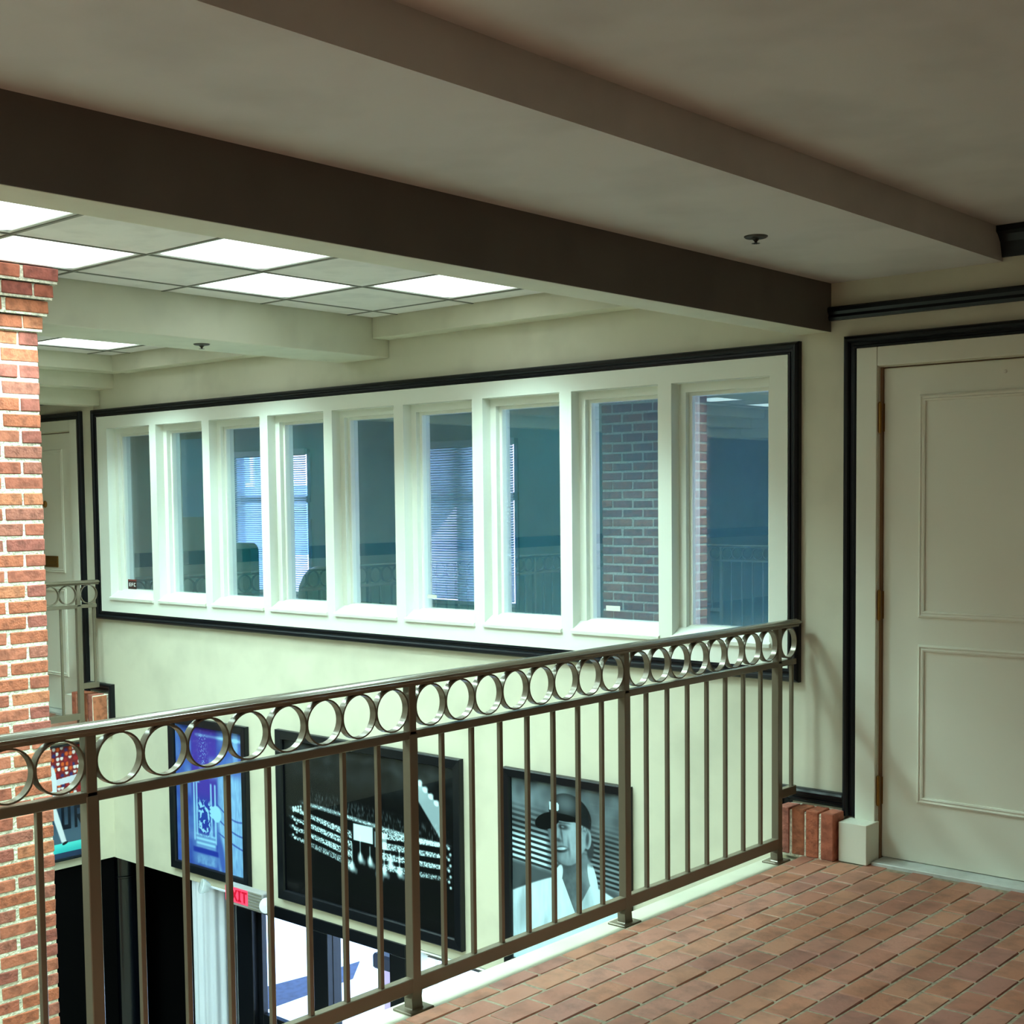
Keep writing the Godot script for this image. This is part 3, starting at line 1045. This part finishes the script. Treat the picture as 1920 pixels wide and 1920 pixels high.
func print_blue(u: float, v: float) -> Color:
	# blue-toned picture of a window bay: purple night sky, pale columns, a draped figure with a hand on the frame
	var deep := C(28, 44, 150)
	var pale := C(150, 208, 240)
	var q := 0.35 + 0.25 * N(u, v, 5.0, 1.0)
	q = lerpf(q, 0.12, bar(u, 0.24, 0.62, 0.02) * (1.0 - smoothstep(0.50, 0.60, v)))
	q += 0.35 * bar(u, 0.86, 0.93, 0.02) * (1.0 - smoothstep(0.2, 0.3, v))
	q += 0.55 * bar(v, 0.045, 0.065, 0.012) * bar(u, 0.30, 1.0, 0.02)
	for c in [0.270, 0.310, 0.525, 0.585]:
		q = lerpf(q, 0.92, bar(u, c - 0.013, c + 0.013, 0.008) * bar(v, 0.39, 0.82, 0.01))
	q = lerpf(q, 0.85, bar(u, 0.24, 0.36, 0.02) * bar(v, 0.385, 0.402, 0.008))
	q = lerpf(q, 0.80 + 0.2 * sin(v * 190.0), bar(u, 0.29, 0.58, 0.02) * bar(v, 0.765, 0.862, 0.012))
	q = lerpf(q, 0.05, bar(u, 0.24, 0.64, 0.02) * bar(v, 0.868, 0.905, 0.008))
	q = lerpf(q, 0.62 + 0.2 * N(u, v, 16.0, 7.0), bar(u, 0.30, 0.58, 0.02) * bar(v, 0.912, 0.985, 0.01))
	# small pale marks in the upper bay, broken shapes in the lower one
	q += 0.7 * bar(u, 0.35, 0.48, 0.04) * bar(v, 0.05, 0.33, 0.03) * step2(N(u, v, 60.0, 4.0), 0.22)
	q = lerpf(q, 0.62, bar(u, 0.50, 0.62, 0.02) * bar(v, 0.20, 0.36, 0.03))
	q = lerpf(q, 0.08 + 0.9 * step2(N(u, v, 20.0, 8.0), 0.12), bar(u, 0.33, 0.51, 0.03) * bar(v, 0.52, 0.765, 0.03))
	# draped cloth on the right with its seams
	var cloth := smoothstep(0.60, 0.66, u) * smoothstep(0.25, 0.36, v)
	q = lerpf(q, 0.78 + 0.16 * N(u * 2.2, v * 0.7, 12.0, 5.0), cloth)
	for k in 3:
		var line := absf(v - (0.52 + 0.10 * k + 0.10 * sin((u - 0.6) * (5.0 - k))))
		q -= 0.5 * cloth * (1.0 - smoothstep(0.002, 0.010, line))
	# hand: palm with four knuckles round the post
	q = lerpf(q, 1.0, maxf(inside(u, v, 0.600, 0.598, 0.070, 0.058, 0.2), maxf(inside(u, v, 0.545, 0.565, 0.045, 0.015, 0.1), maxf(inside(u, v, 0.540, 0.592, 0.045, 0.015, 0.1), inside(u, v, 0.545, 0.620, 0.045, 0.015, 0.1)))))
	q = lerpf(q, 0.30, inside(u, v, 0.665, 0.89, 0.040, 0.15, -0.22, 0.5))
	q = clampf(q, 0.0, 1.0)
	var c := deep.lerp(pale, q)
	var purple := bar(u, 0.24, 0.62, 0.04) * (1.0 - smoothstep(0.45, 0.56, v)) * (1.0 - q)
	return c.lerp(C(84, 52, 160), 0.75 * purple)


func step2(a: float, b: float) -> float:
	return smoothstep(b - 0.06, b + 0.06, a)


func print_outfield(u: float, v: float) -> Color:
	# spectators as coloured dots, a dark blue wall with big letters, a turquoise track, a running leg in white
	var cx := floorf(u * 24.0)
	var cy := floorf(v * 22.0)
	var h := N(cx, cy, 7.3, 2.0)
	var h2 := N(cx, cy, 11.9, 5.0)
	var c := C(170, 46, 34)
	if h > 0.15: c = C(226, 222, 228)
	elif h > 0.0: c = C(214, 96, 48)
	elif h > -0.2: c = C(158, 40, 44)
	else: c = C(60, 50, 110)
	var f := Vector2(u * 24.0 - cx - 0.5 + h2 * 0.7, v * 22.0 - cy - 0.5 + h * 0.7)
	c = c.lerp(C(120, 40, 44), smoothstep(0.28, 0.55, f.length()))
	if absf(v - 0.30 - 0.10 * (0.86 - u)) < 0.028 and u > 0.70:
		c = C(206, 212, 230)
	if v > 0.54:
		c = C(40, 58, 80).lerp(C(72, 98, 120), smoothstep(0.58, 0.80, v))
		var letter := false
		var w := (u - 0.745) / 0.095
		var y := (v - 0.545) / 0.20
		if y < 1.0 and w > 0.0 and w < 1.0:
			letter = w < 0.30 or w > 0.70 or y > 0.80
		w = (u - 0.88) / 0.10
		if y < 1.0 and w > 0.0 and w < 1.0:
			letter = w < 0.28 or (y < 0.16 and w < 0.8) or (y > 0.42 and y < 0.56 and w < 0.8) or (w > 0.70 and y > 0.1 and y < 0.48) or (y >= 0.56 and absf(w - (0.45 + (y - 0.56) * 1.0)) < 0.16)
		if letter:
			c = C(16, 22, 36)
	if v > 0.865:
		c = C(86, 224, 222).lerp(C(60, 190, 196), smoothstep(0.865, 0.95, v))
	if v > 0.952:
		c = C(44, 62, 92)
	var leg := maxf(bar(u, 0.635 + 0.34 * (v - 0.55), 0.700 + 0.30 * (v - 0.55), 0.006) * bar(v, 0.52, 0.86, 0.01), inside(u, v, 0.665, 0.36, 0.045, 0.20))
	c = c.lerp(C(218, 226, 238), leg)
	return c.lerp(C(20, 22, 30), inside(u, v, 0.775, 0.868, 0.030, 0.012, -0.3))


# framed picture on the plane z = 0 (or, turned, on the plane x = x0)
func picture(at: Vector3, w: float, h: float, border: float, t: ImageTexture, label: String, turn := 0.0) -> void:
	var o := thing("framed_picture", at)
	o.rotation.y = turn
	tag(o, label, "picture", "framed photographs under the office windows" if turn == 0.0 else "")
	wp[o] = Vector3.ZERO
	var f := MB.new()
	f.moulding(-w / 2, 0, w / 2, h, 0, [Vector2(0, 0), Vector2(0, 0.030), Vector2(0.006, 0.034), Vector2(border - 0.006, 0.030), Vector2(border, 0.020), Vector2(border, 0.004)])
	f.poly([V(-w / 2, 0, 0.0005), V(w / 2, 0, 0.0005), V(w / 2, h, 0.0005), V(-w / 2, h, 0.0005)], Vector3.BACK)
	obj("picture_frame", f, M.black_gloss, o)
	var p := MB.new()
	p.poly([V(-w / 2 + border, border, 0.008), V(w / 2 - border, border, 0.008), V(w / 2 - border, h - border, 0.008), V(-w / 2 + border, h - border, 0.008)], Vector3.BACK, [Vector2(0, 1), Vector2(1, 1), Vector2(1, 0), Vector2(0, 0)])
	var m := StandardMaterial3D.new()
	m.resource_name = "print"
	m.albedo_texture = t
	m.roughness = 0.6
	m.metallic_specular = 0.2
	obj("print", p, m, o)
	var gl := MB.new()
	gl.poly([V(-w / 2 + border, border, 0.012), V(w / 2 - border, border, 0.012), V(w / 2 - border, h - border, 0.012), V(-w / 2 + border, h - border, 0.012)], Vector3.BACK)
	obj("glass", gl, M.picture_glass, o)


func pictures() -> void:
	nz.noise_type = FastNoiseLite.TYPE_SIMPLEX_SMOOTH
	nz.frequency = 1.0
	nz.seed = 9
	nz.fractal_octaves = 2
	picture(V(-3.453, -0.918, 0.002), 0.845, 1.040, 0.055, paint(240, 300, print_blue), "tall black-framed picture in blue tones hanging above the exit sign")
	picture(V(-1.945, -0.916, 0.002), 1.575, 1.058, 0.060, paint(420, 290, print_stadium), "wide black-framed night photograph of a floodlit stadium on the wall")
	picture(V(-0.439, -0.917, 0.002), 0.826, 1.059, 0.050, paint(300, 360, print_portrait), "black-framed black-and-white portrait of a man in a baseball cap and white shirt")
	picture(V(-4.608, -0.918, 0.60), 0.77, 0.805, 0.014, paint(240, 240, print_outfield), "colour photograph of a stadium crowd above a turquoise track, beside the brick column", PI / 2)


# ---------------------------------------------------------------- lower floor
func shop_front() -> void:
	var k: Material = M.black_gloss
	# frame of the street doors; the leaves are separate
	var f := MB.new()
	f.box(V(-3.19, -1.06, -0.10), V(-1.626, -0.985, 0.012), 0.003)
	f.box(V(-3.19, STREET, -0.10), V(-3.03, -1.06, 0.012), 0.003)
	f.box(V(-1.745, STREET, -0.10), V(-1.626, -1.06, 0.012), 0.003)
	f.box(V(-2.44, STREET, -0.10), V(-2.30, -1.06, 0.012), 0.003)
	struct("trim_street_door_frame", f, k)
	for q in [[3, -3.03, -2.44], [4, -2.30, -1.745]]:
		var t := thing("door_%d" % q[0], V((q[1] + q[2]) / 2, STREET, -0.05))
		t.set_meta("kind", "structure")
		var l := MB.new()
		var a: float = q[1]
		var b: float = q[2]
		var s := 0.045 if q[0] == 3 else 0.004
		l.box(V(a, STREET + 0.01, -0.07), V(a + s, -1.062, -0.03), 0.002)
		l.box(V(b - 0.055, STREET + 0.01, -0.07), V(b, -1.062, -0.03), 0.002)
		l.box(V(a + s, -1.074, -0.07), V(b - 0.055, -1.062, -0.03), 0.002)
		l.box(V(a + s, STREET + 0.01, -0.07), V(b - 0.055, STREET + 0.25, -0.03), 0.002)
		obj("door_frame", l, k, t)
		obj("push_rail", boxes([[V(a + s, -1.86, -0.07), V(b - 0.055, -1.735, -0.03)]], 0.003), k, t)
		obj("pane", boxes([[V(a + s - 0.005, STREET + 0.24, -0.0512), V(b - 0.05, -1.07, -0.051)]]), M.picture_glass, t)
	# side window right of the doors, with a grey bar across it
	var sw := thing("window_10", V(-1.165, -2.2, -0.05))
	sw.set_meta("kind", "structure")
	var wf := MB.new()
	wf.moulding(-1.53, -2.2, -0.80, -0.985, 0.0, [Vector2(0, 0.008), Vector2(0.010, 0.010), Vector2(0.014, 0), Vector2(0.014, -0.12)])
	obj("window_frame", wf, M.white_paint, sw)
	obj("cross_bar", boxes([[V(-1.52, -1.030, -0.09), V(-0.81, -1.012, -0.05)]], 0.002), M.grid_bar, sw)
	obj("cross_bar", boxes([[V(-1.52, -1.046, -0.09), V(-0.81, -1.040, -0.06)]], 0.001), M.grid_bar, sw)
	obj("pane", boxes([[V(-1.52, -2.19, -0.0712), V(-0.81, -0.99, -0.071)]]), M.picture_glass, sw)
	# columns
	var at := V(-4.80, STREET, -0.17)
	var bc := thing("round_column", at)
	tag(bc, "glossy black round column in the corner left of the blue picture", "column")
	var sh := MB.new()
	sh.lathe([Vector2(0.20, 0), Vector2(0.20, 0.08), Vector2(0.18, 0.10), Vector2(0.172, 0.14), Vector2(0.168, 1.86), Vector2(0.168, 1.90)], at, 36)
	obj("shaft", sh, M.black_lacquer, bc)
	var cp := MB.new()
	cp.lathe([Vector2(0.168, 1.88), Vector2(0.176, 1.885), Vector2(0.176, 1.895), Vector2(0.168, 1.90), Vector2(0.168, 2.065)], at, 36)
	obj("neck", cp, M.black_lacquer, bc)
	at = V(-3.635, STREET, -0.17)
	var wc := thing("fluted_column", at)
	tag(wc, "white fluted column beside the street doors, under the blue picture", "column")
	var fl := MB.new()
	fl.lathe([Vector2(0.172, 0.12), Vector2(0.172, 2.063)], at, 192, 16, 0.018)
	obj("shaft", fl, M.white_plastic, wc)
	var bs := MB.new()
	bs.lathe([Vector2(0.21, 0), Vector2(0.21, 0.06), Vector2(0.19, 0.09), Vector2(0.172, 0.10), Vector2(0.172, 0.12)], at, 32)
	obj("plinth", bs, M.white_plastic, wc)
	exit_sign()
	# street outside
	struct("floor", boxes([[V(-60, STREET - 0.2, -40), V(12, STREET, -0.16)]]), M.pavement)
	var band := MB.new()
	band.sweep([Vector2(-2.15, -5.77), Vector2(-2.15, -6.3), Vector2(-3.35, -6.09), Vector2(-3.62, -6.07), Vector2(-3.25, -5.76)], 1, STREET, STREET + 0.006)  # wedge-tipped shadow on the pavement, drawn as a thin dark slab
	tag(obj("shadow_strip", band, M.shadow_blue), "dark blue-grey strip of painted shadow on the bright pavement outside the street doors", "pavement")
	var bin := thing("street_box", V(-4.18, STREET, -2.26))
	tag(bin, "grey box on a pale pillar on the pavement, seen through the right street door", "street box")
	obj("pillar", boxes([[V(-4.20, STREET, -2.33), V(-4.055, STREET + 0.80, -2.2)]], 0.01), M.pink_and_sun_patch, bin)
	obj("box", boxes([[V(-4.33, STREET + 0.72, -2.36), V(-4.085, STREET + 0.85, -2.19)]], 0.02), M.facade_dark, bin)


func exit_sign() -> void:
	var t := thing("exit_sign", V(-3.0, -0.985, 0.10))
	tag(t, "red EXIT sign with emergency lamps hanging over the street doors", "exit sign")
	var z := 0.16
	obj("housing", boxes([[V(-3.10, -0.985, z - 0.06), V(-2.72, -0.862, z)]], 0.006), M.sign_grey, t)
	var ribs := MB.new()
	for k in 6:
		ribs.box(V(-2.865, -0.975 + 0.019 * k, z), V(-2.735, -0.966 + 0.019 * k, z + 0.003))
	obj("rib", ribs, M.grid_bar, t)
	obj("face", boxes([[V(-3.095, -0.965, z), V(-2.868, -0.870, z + 0.002)]]), M.exit_red, t)
	var tm := TextMesh.new()
	var fo := SystemFont.new()
	fo.font_names = PackedStringArray(["Droid Sans"])
	fo.font_weight = 700
	tm.font = fo
	tm.text = "EXIT"
	tm.font_size = 72
	tm.pixel_size = 0.0014
	tm.depth = 0.002
	var red := mat("letter_red", C(180, 0, 40), 0.5)
	red.emission_enabled = true
	red.emission = C(215, 0, 45)
	red.emission_energy_multiplier = 0.2
	inst("lettering", tm, red, t, V(-2.982, -0.918, z + 0.003))
	for s in [-3.30, -2.675]:
		var h := MB.new()
		h.lathe([Vector2(0, 0), Vector2(0.030, 0.0), Vector2(0.046, 0.035), Vector2(0.048, 0.05), Vector2(0.044, 0.055), Vector2(0, 0.06)], Vector3.ZERO, 24)
		var lamp := inst("lamp_head", h.mesh(), M.white_plastic if s > -3.0 else M.clear_plastic, t, V(s, -0.93, z - 0.02), Basis(V(1, 0, 0), 1.25))
		lamp.rotate_object_local(Vector3.FORWARD, 0.35 if s > -3.0 else -0.35)
	obj("arm", boxes([[V(-3.30, -0.935, z - 0.04), V(-2.675, -0.925, z - 0.03)]]), M.white_plastic, t)


# ---------------------------------------------------------------- office behind the windows
func office() -> void:
	var zb := -3.05
	var w: Material = M.office_wall
	var b := MB.new()
	# back wall with two window openings
	var xs := [-11.0, -7.15, -6.00, -4.62, -3.40, -0.6, 2.6, 3.0]
	for k in 7:
		if k % 2 == 1:
			b.box(V(xs[k], -0.1, zb - 0.12), V(xs[k + 1], 0.64, zb))
			b.box(V(xs[k], 2.04, zb - 0.12), V(xs[k + 1], 2.75, zb))
		else:
			b.box(V(xs[k], -0.1, zb - 0.12), V(xs[k + 1], 2.75, zb))
	struct("wall_office", b, w)
	struct("wall_office_left", boxes([[V(-11.0, -0.1, zb), V(-7.16, 2.6, zb + 0.015)]]), M.office_tan)
	struct("wall_office_side", boxes([[V(-11.0, -0.1, zb), V(-10.9, 2.75, -0.16)], [V(2.9, -0.1, zb), V(3.0, 2.75, -0.16)]]), w)
	struct("floor", boxes([[V(-11.0, -0.30, zb - 0.12), V(3.0, -0.1, -0.16)]]), M.office_blue)
	struct("ceiling", boxes([[V(-11.0, 2.6, zb - 0.12), V(3.0, 2.75, -0.16)]]), w)
	var n := 11
	for q in [[-7.15, -6.00, 0.018, 0.0125, "venetian blind over the office window, seen behind the dark office chair"], [-4.62, -3.40, 0.012, 0.0182, "venetian blind over the office window with an added sun patch shape behind it"]]:
		var a: float = q[0]
		var c: float = q[1]
		var t := thing("window_%d" % n, V((a + c) / 2, 0.64, zb))
		t.set_meta("kind", "structure")
		n += 1
		var f := MB.new()
		f.moulding(a, 0.64, c, 2.04, zb - 0.02, [Vector2(0, 0.035), Vector2(0.035, 0.035), Vector2(0.035, -0.06), Vector2(0, -0.06)])
		obj("window_frame", f, M.office_blue, t)
		obj("meeting_rail", boxes([[V(a + 0.03, 1.535, zb - 0.09), V(c - 0.03, 1.600, zb - 0.03)]]), M.facade_dark, t)
		obj("mullion", boxes([[V((a + c) / 2 - 0.12, 0.66, zb - 0.09), V((a + c) / 2 + 0.02, 2.02, zb - 0.03)]]), M.office_blue, t)
		obj("pane", boxes([[V(a + 0.03, 0.67, zb - 0.0702), V(c - 0.03, 2.01, zb - 0.07)]]), M.picture_glass, t)
		var bl := thing("venetian_blind", V((a + c) / 2, 0.66, zb + 0.03))
		tag(bl, q[4], "blind")
		var s := MB.new()
		var y := 0.70
		var z0: float = zb + 0.031 - q[2] / 2
		var z1: float = z0 + q[2]
		while y < 1.985:
			s.poly([V(a + 0.030, y, z1), V(c - 0.030, y, z1), V(c - 0.030, y + q[3], z0), V(a + 0.030, y + q[3], z0)], V(0, 1, 1))
			s.poly([V(a + 0.030, y - 0.0006, z1 - 0.0006), V(c - 0.030, y - 0.0006, z1 - 0.0006), V(c - 0.030, y + q[3] - 0.0006, z0 - 0.0006), V(a + 0.030, y + q[3] - 0.0006, z0 - 0.0006)], V(0, -1, -1))
			y += 0.021
		obj("slats", s, M.slat, bl).set_meta("kind", "stuff")
		obj("head_rail", boxes([[V(a + 0.030, 1.99, zb + 0.012), V(c - 0.030, 2.045, zb + 0.05)]], 0.003), M.slat, bl)
		obj("bottom_bar", boxes([[V(a + 0.030, 0.660, zb + 0.018), V(c - 0.030, 0.692, zb + 0.044)]], 0.003), M.slat, bl)
	# third window without a blind, added out of view to let in daylight
	var rw := thing("window_13", V(1.0, 0.64, zb))
	rw.set_meta("kind", "structure")
	var rf := MB.new()
	rf.moulding(-0.6, 0.64, 2.6, 2.04, zb - 0.02, [Vector2(0, 0.035), Vector2(0.035, 0.035), Vector2(0.035, -0.06), Vector2(0, -0.06)])
	obj("window_frame", rf, M.office_blue, rw)
	obj("pane", boxes([[V(-0.57, 0.67, zb - 0.0702), V(2.57, 2.01, zb - 0.07)]]), M.picture_glass, rw)
	# swivel chair
	var ch := thing("office_chair", V(-5.20, -0.1, -1.55))
	tag(ch, "dark blue office chair with a rounded back behind the third window", "chair")
	var bk := MB.new()
	var pts := []
	for q in [[1, 1, 0], [-1, 1, 90], [-1, -1, 180], [1, -1, 270]]:
		for s in 6:
			var an := deg_to_rad(q[2] + s * 18.0)
			pts.append(Vector2(-5.19 + q[0] * 0.15 + cos(an) * 0.07, 0.92 + q[1] * 0.22 + sin(an) * 0.07))
	bk.sweep(pts, 2, -1.62, -1.54)
	obj("backrest", bk, M.chair_cloth, ch)
	obj("seat", boxes([[V(-5.43, 0.36, -1.98), V(-4.95, 0.45, -1.54)]], 0.03), M.chair_cloth, ch)
	obj("back_bracket", boxes([[V(-5.22, 0.38, -1.54), V(-5.16, 0.80, -1.51)]], 0.004), M.dark_plastic, ch)
	var ps := MB.new()
	ps.lathe([Vector2(0.03, 0.08), Vector2(0.03, 0.36), Vector2(0.025, 0.45)], V(-5.19, -0.1, -1.76), 16)
	obj("gas_post", ps, M.dark_plastic, ch)
	for k in 5:
		var l := MB.new()
		l.box(V(0, -0.02, -0.025), V(0.30, 0.025, 0.025), 0.008)
		l.lathe([Vector2(0, -0.08), Vector2(0.028, -0.07), Vector2(0.03, -0.05), Vector2(0.02, -0.02), Vector2(0, -0.02)], V(0.28, 0, 0), 12)
		inst("leg", l.mesh(), M.dark_plastic, ch, V(-5.19, -0.02, -1.76), Basis(Vector3.UP, TAU * k / 5 + 0.3))
	# desk along the back with papers
	var dk := thing("desk", V(-5.9, -0.1, -2.6))
	tag(dk, "dark office desk under the window with the blind", "desk")
	obj("desktop", boxes([[V(-7.0, 0.60, -2.95), V(-4.9, 0.64, -2.25)]], 0.005), M.dark_plastic, dk)
	for q in [[-6.94, -2.9], [-4.96, -2.9], [-6.94, -2.3], [-4.96, -2.3]]:
		obj("leg", boxes([[V(q[0] - 0.03, -0.1, q[1] - 0.03), V(q[0] + 0.03, 0.60, q[1] + 0.03)]], 0.004), M.dark_plastic, dk)
	tag(obj("paper_stack", boxes([[V(-6.32, 0.64, -2.50), V(-6.10, 0.70, -2.28)]], 0.002), M.paper), "small stack of white paper at the right end of the desk", "paper")
	tag(obj("paper_stack", boxes([[V(-6.86, 0.64, -2.62), V(-6.60, 0.685, -2.40)]], 0.002), M.paper), "small stack of white paper beside the office chair", "paper")
	var bag := MB.new()
	bag.lathe([Vector2(0, 0), Vector2(0.17, 0), Vector2(0.20, 0.06), Vector2(0.19, 0.16), Vector2(0.15, 0.25), Vector2(0.10, 0.31), Vector2(0.05, 0.33), Vector2(0, 0.335)], V(-5.30, 0.64, -2.55), 20)
	tag(obj("bag", bag, M.dark_plastic), "dark soft bag standing on the desk right of the blind", "bag")
	tag(obj("wall_notice", boxes([[V(-6.02, 1.38, zb), V(-5.815, 1.54, zb + 0.006)]]), M.office_wall), "grey square notice on the office wall right of the blind", "notice")
	tag(obj("white_board", boxes([[V(-8.02, 1.40, zb + 0.015), V(-7.56, 2.20, zb + 0.035)]], 0.004), M.office_blue), "pale blue board on the office wall, seen in the second window from the left", "board")
	# house across the street, then a pink shape added for the sun patch
	var h := thing("house", V(-36, STREET, -25))
	tag(h, "blue-grey house across the street, glimpsed through the left blind", "building")
	obj("wall", boxes([[V(-46, STREET, -26), V(-29.2, 9, -24)]]), M.facade_blue, h)
	for q in [[-34.6, 2.1], [-31.55, 2.1], [-37.6, 2.1], [-34.6, -1.6], [-31.55, -1.6]]:
		var fm := MB.new()
		fm.moulding(q[0] - 0.75, q[1], q[0] + 0.75, q[1] + 1.4, -24, [Vector2(0, 0), Vector2(0, 0.08), Vector2(0.16, 0.08), Vector2(0.16, 0)])
		var win := obj("window", fm, M.facade_white, h)
		obj("pane", boxes([[V(q[0] - 0.60, q[1] + 0.15, -24), V(q[0] + 0.60, q[1] + 1.25, -23.98)]]), M.pink_and_sun_patch if q[0] == -31.55 else M.facade_blue, win)
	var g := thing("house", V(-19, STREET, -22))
	tag(g, "pink shape added as the sun patch on the right blind, dark block behind", "building")
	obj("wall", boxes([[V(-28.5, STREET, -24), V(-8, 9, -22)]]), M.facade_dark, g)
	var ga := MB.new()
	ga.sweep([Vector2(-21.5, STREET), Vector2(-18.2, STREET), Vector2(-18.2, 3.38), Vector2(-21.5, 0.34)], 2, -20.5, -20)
	obj("sun_patch_shape", ga, M.pink_and_sun_patch, g)  # sloped pink slab stands for sun falling on the blind


func stickers() -> void:
	# decal and two white patches on the inside of the office glass
	var im := Image.create(64, 64, false, Image.FORMAT_RGB8)
	im.fill(C(56, 30, 28))
	im.fill_rect(Rect2i(0, 0, 64, 10), C(120, 44, 36))
	for k in 3:
		var x := 8 + 18 * k
		im.fill_rect(Rect2i(x, 22, 5, 24), C(220, 220, 220))
		im.fill_rect(Rect2i(x, 22, 14, 5), C(220, 220, 220))
		if k < 2:
			im.fill_rect(Rect2i(x, 32, 14, 5), C(220, 220, 220))
		if k != 1:
			im.fill_rect(Rect2i(x, 41, 14, 5), C(220, 220, 220))
	var m := StandardMaterial3D.new()
	m.resource_name = "decal"
	m.albedo_texture = tex(im)
	var b := MB.new()
	b.poly([V(-4.470, 0.942, -0.077), V(-4.366, 0.942, -0.077), V(-4.366, 1.010, -0.077), V(-4.470, 1.010, -0.077)], Vector3.BACK, [Vector2(0, 1), Vector2(1, 1), Vector2(1, 0), Vector2(0, 0)])
	b.poly([V(-4.470, 0.942, -0.0775), V(-4.366, 0.942, -0.0775), V(-4.366, 1.010, -0.0775), V(-4.470, 1.010, -0.0775)], Vector3.FORWARD, [Vector2(0, 1), Vector2(1, 1), Vector2(1, 0), Vector2(0, 0)])
	tag(obj("sticker", b, m), "dark red alarm sticker in the bottom corner of the leftmost window", "sticker")
	tag(obj("label", boxes([[V(-0.240, 0.984, -0.0778), V(-0.154, 1.009, -0.0770)]]), M.paper), "small white patch low on the glass showing the brick column", "label")  # plain white rectangle set on the pane
	tag(obj("label", boxes([[V(-1.493, 0.995, -0.0778), V(-1.418, 1.016, -0.0770)]]), M.paper), "small white patch low on the sixth window from the left", "label")


const PANEL_COLOR := Color(0.83, 1.0, 0.97)
const PANEL_ENERGY := 2.5
const FILL_ENERGY := 3.3


func _ready() -> void:
	# camera: shifted lens, the photograph is the upper part of a larger frame
	var cam := Camera3D.new()
	cam.name = "camera"
	cam.transform = Transform3D(Basis(V(0.74898047, -0.01123516, -0.66249681), V(-0.03136186, 0.99813448, -0.05238307), V(0.66184945, 0.06003103, 0.74723088)).orthonormalized(), V(3.7984353, 1.53500726, 5.20424639))
	cam.projection = Camera3D.PROJECTION_FRUSTUM
	cam.near = 0.05
	cam.far = 200.0
	cam.size = 2.0 * 960.0 / 2513.92 * 0.05
	cam.frustum_offset = Vector2(5.0, 129.25) / 2513.92 * 0.05
	add_child(cam)
	cam.current = true
	var env := Environment.new()
	env.background_mode = Environment.BG_SKY
	var sky := Sky.new()
	var sm := ProceduralSkyMaterial.new()
	sm.sky_top_color = C(150, 190, 240)
	sm.sky_horizon_color = C(225, 236, 250)
	sm.ground_bottom_color = C(120, 130, 140)
	sm.ground_horizon_color = C(190, 205, 220)
	sky.sky_material = sm
	env.sky = sky
	env.background_energy_multiplier = 8.0
	env.tonemap_mode = Environment.TONE_MAPPER_LINEAR
	env.tonemap_exposure = 1.7
	env.sdfgi_enabled = true
	env.ssao_enabled = true
	env.ssil_enabled = true
	var we := WorldEnvironment.new()
	we.name = "environment"
	we.environment = env
	add_child(we)

	materials()
	shell()
	tile_ceiling()
	fill_lamps()
	window_band()
	door(10, false)
	door(20, true)
	floor_bricks()
	soldier_bricks(false)
	soldier_bricks(true)
	brick_column()
	railing("railing", 0.887, 7.6, "brown metal railing with a row of rings, in the foreground along the brick floor")
	railing("railing", SYM - 0.887, 7.6, "metal railing with rings on the far side, in front of the far door")
	railing("railing", -7.6, 5.5, "metal railing with rings seen only as a reflection in the rightmost window", true)
	pictures()
	shop_front()
	office()
	stickers()
	sprinkler(V(1.336, 2.435, 1.121), "sprinkler head on the gallery ceiling above the railing")
	sprinkler(V(-1.846, 2.335, 1.139), "sprinkler head under the middle beam near the brick column")
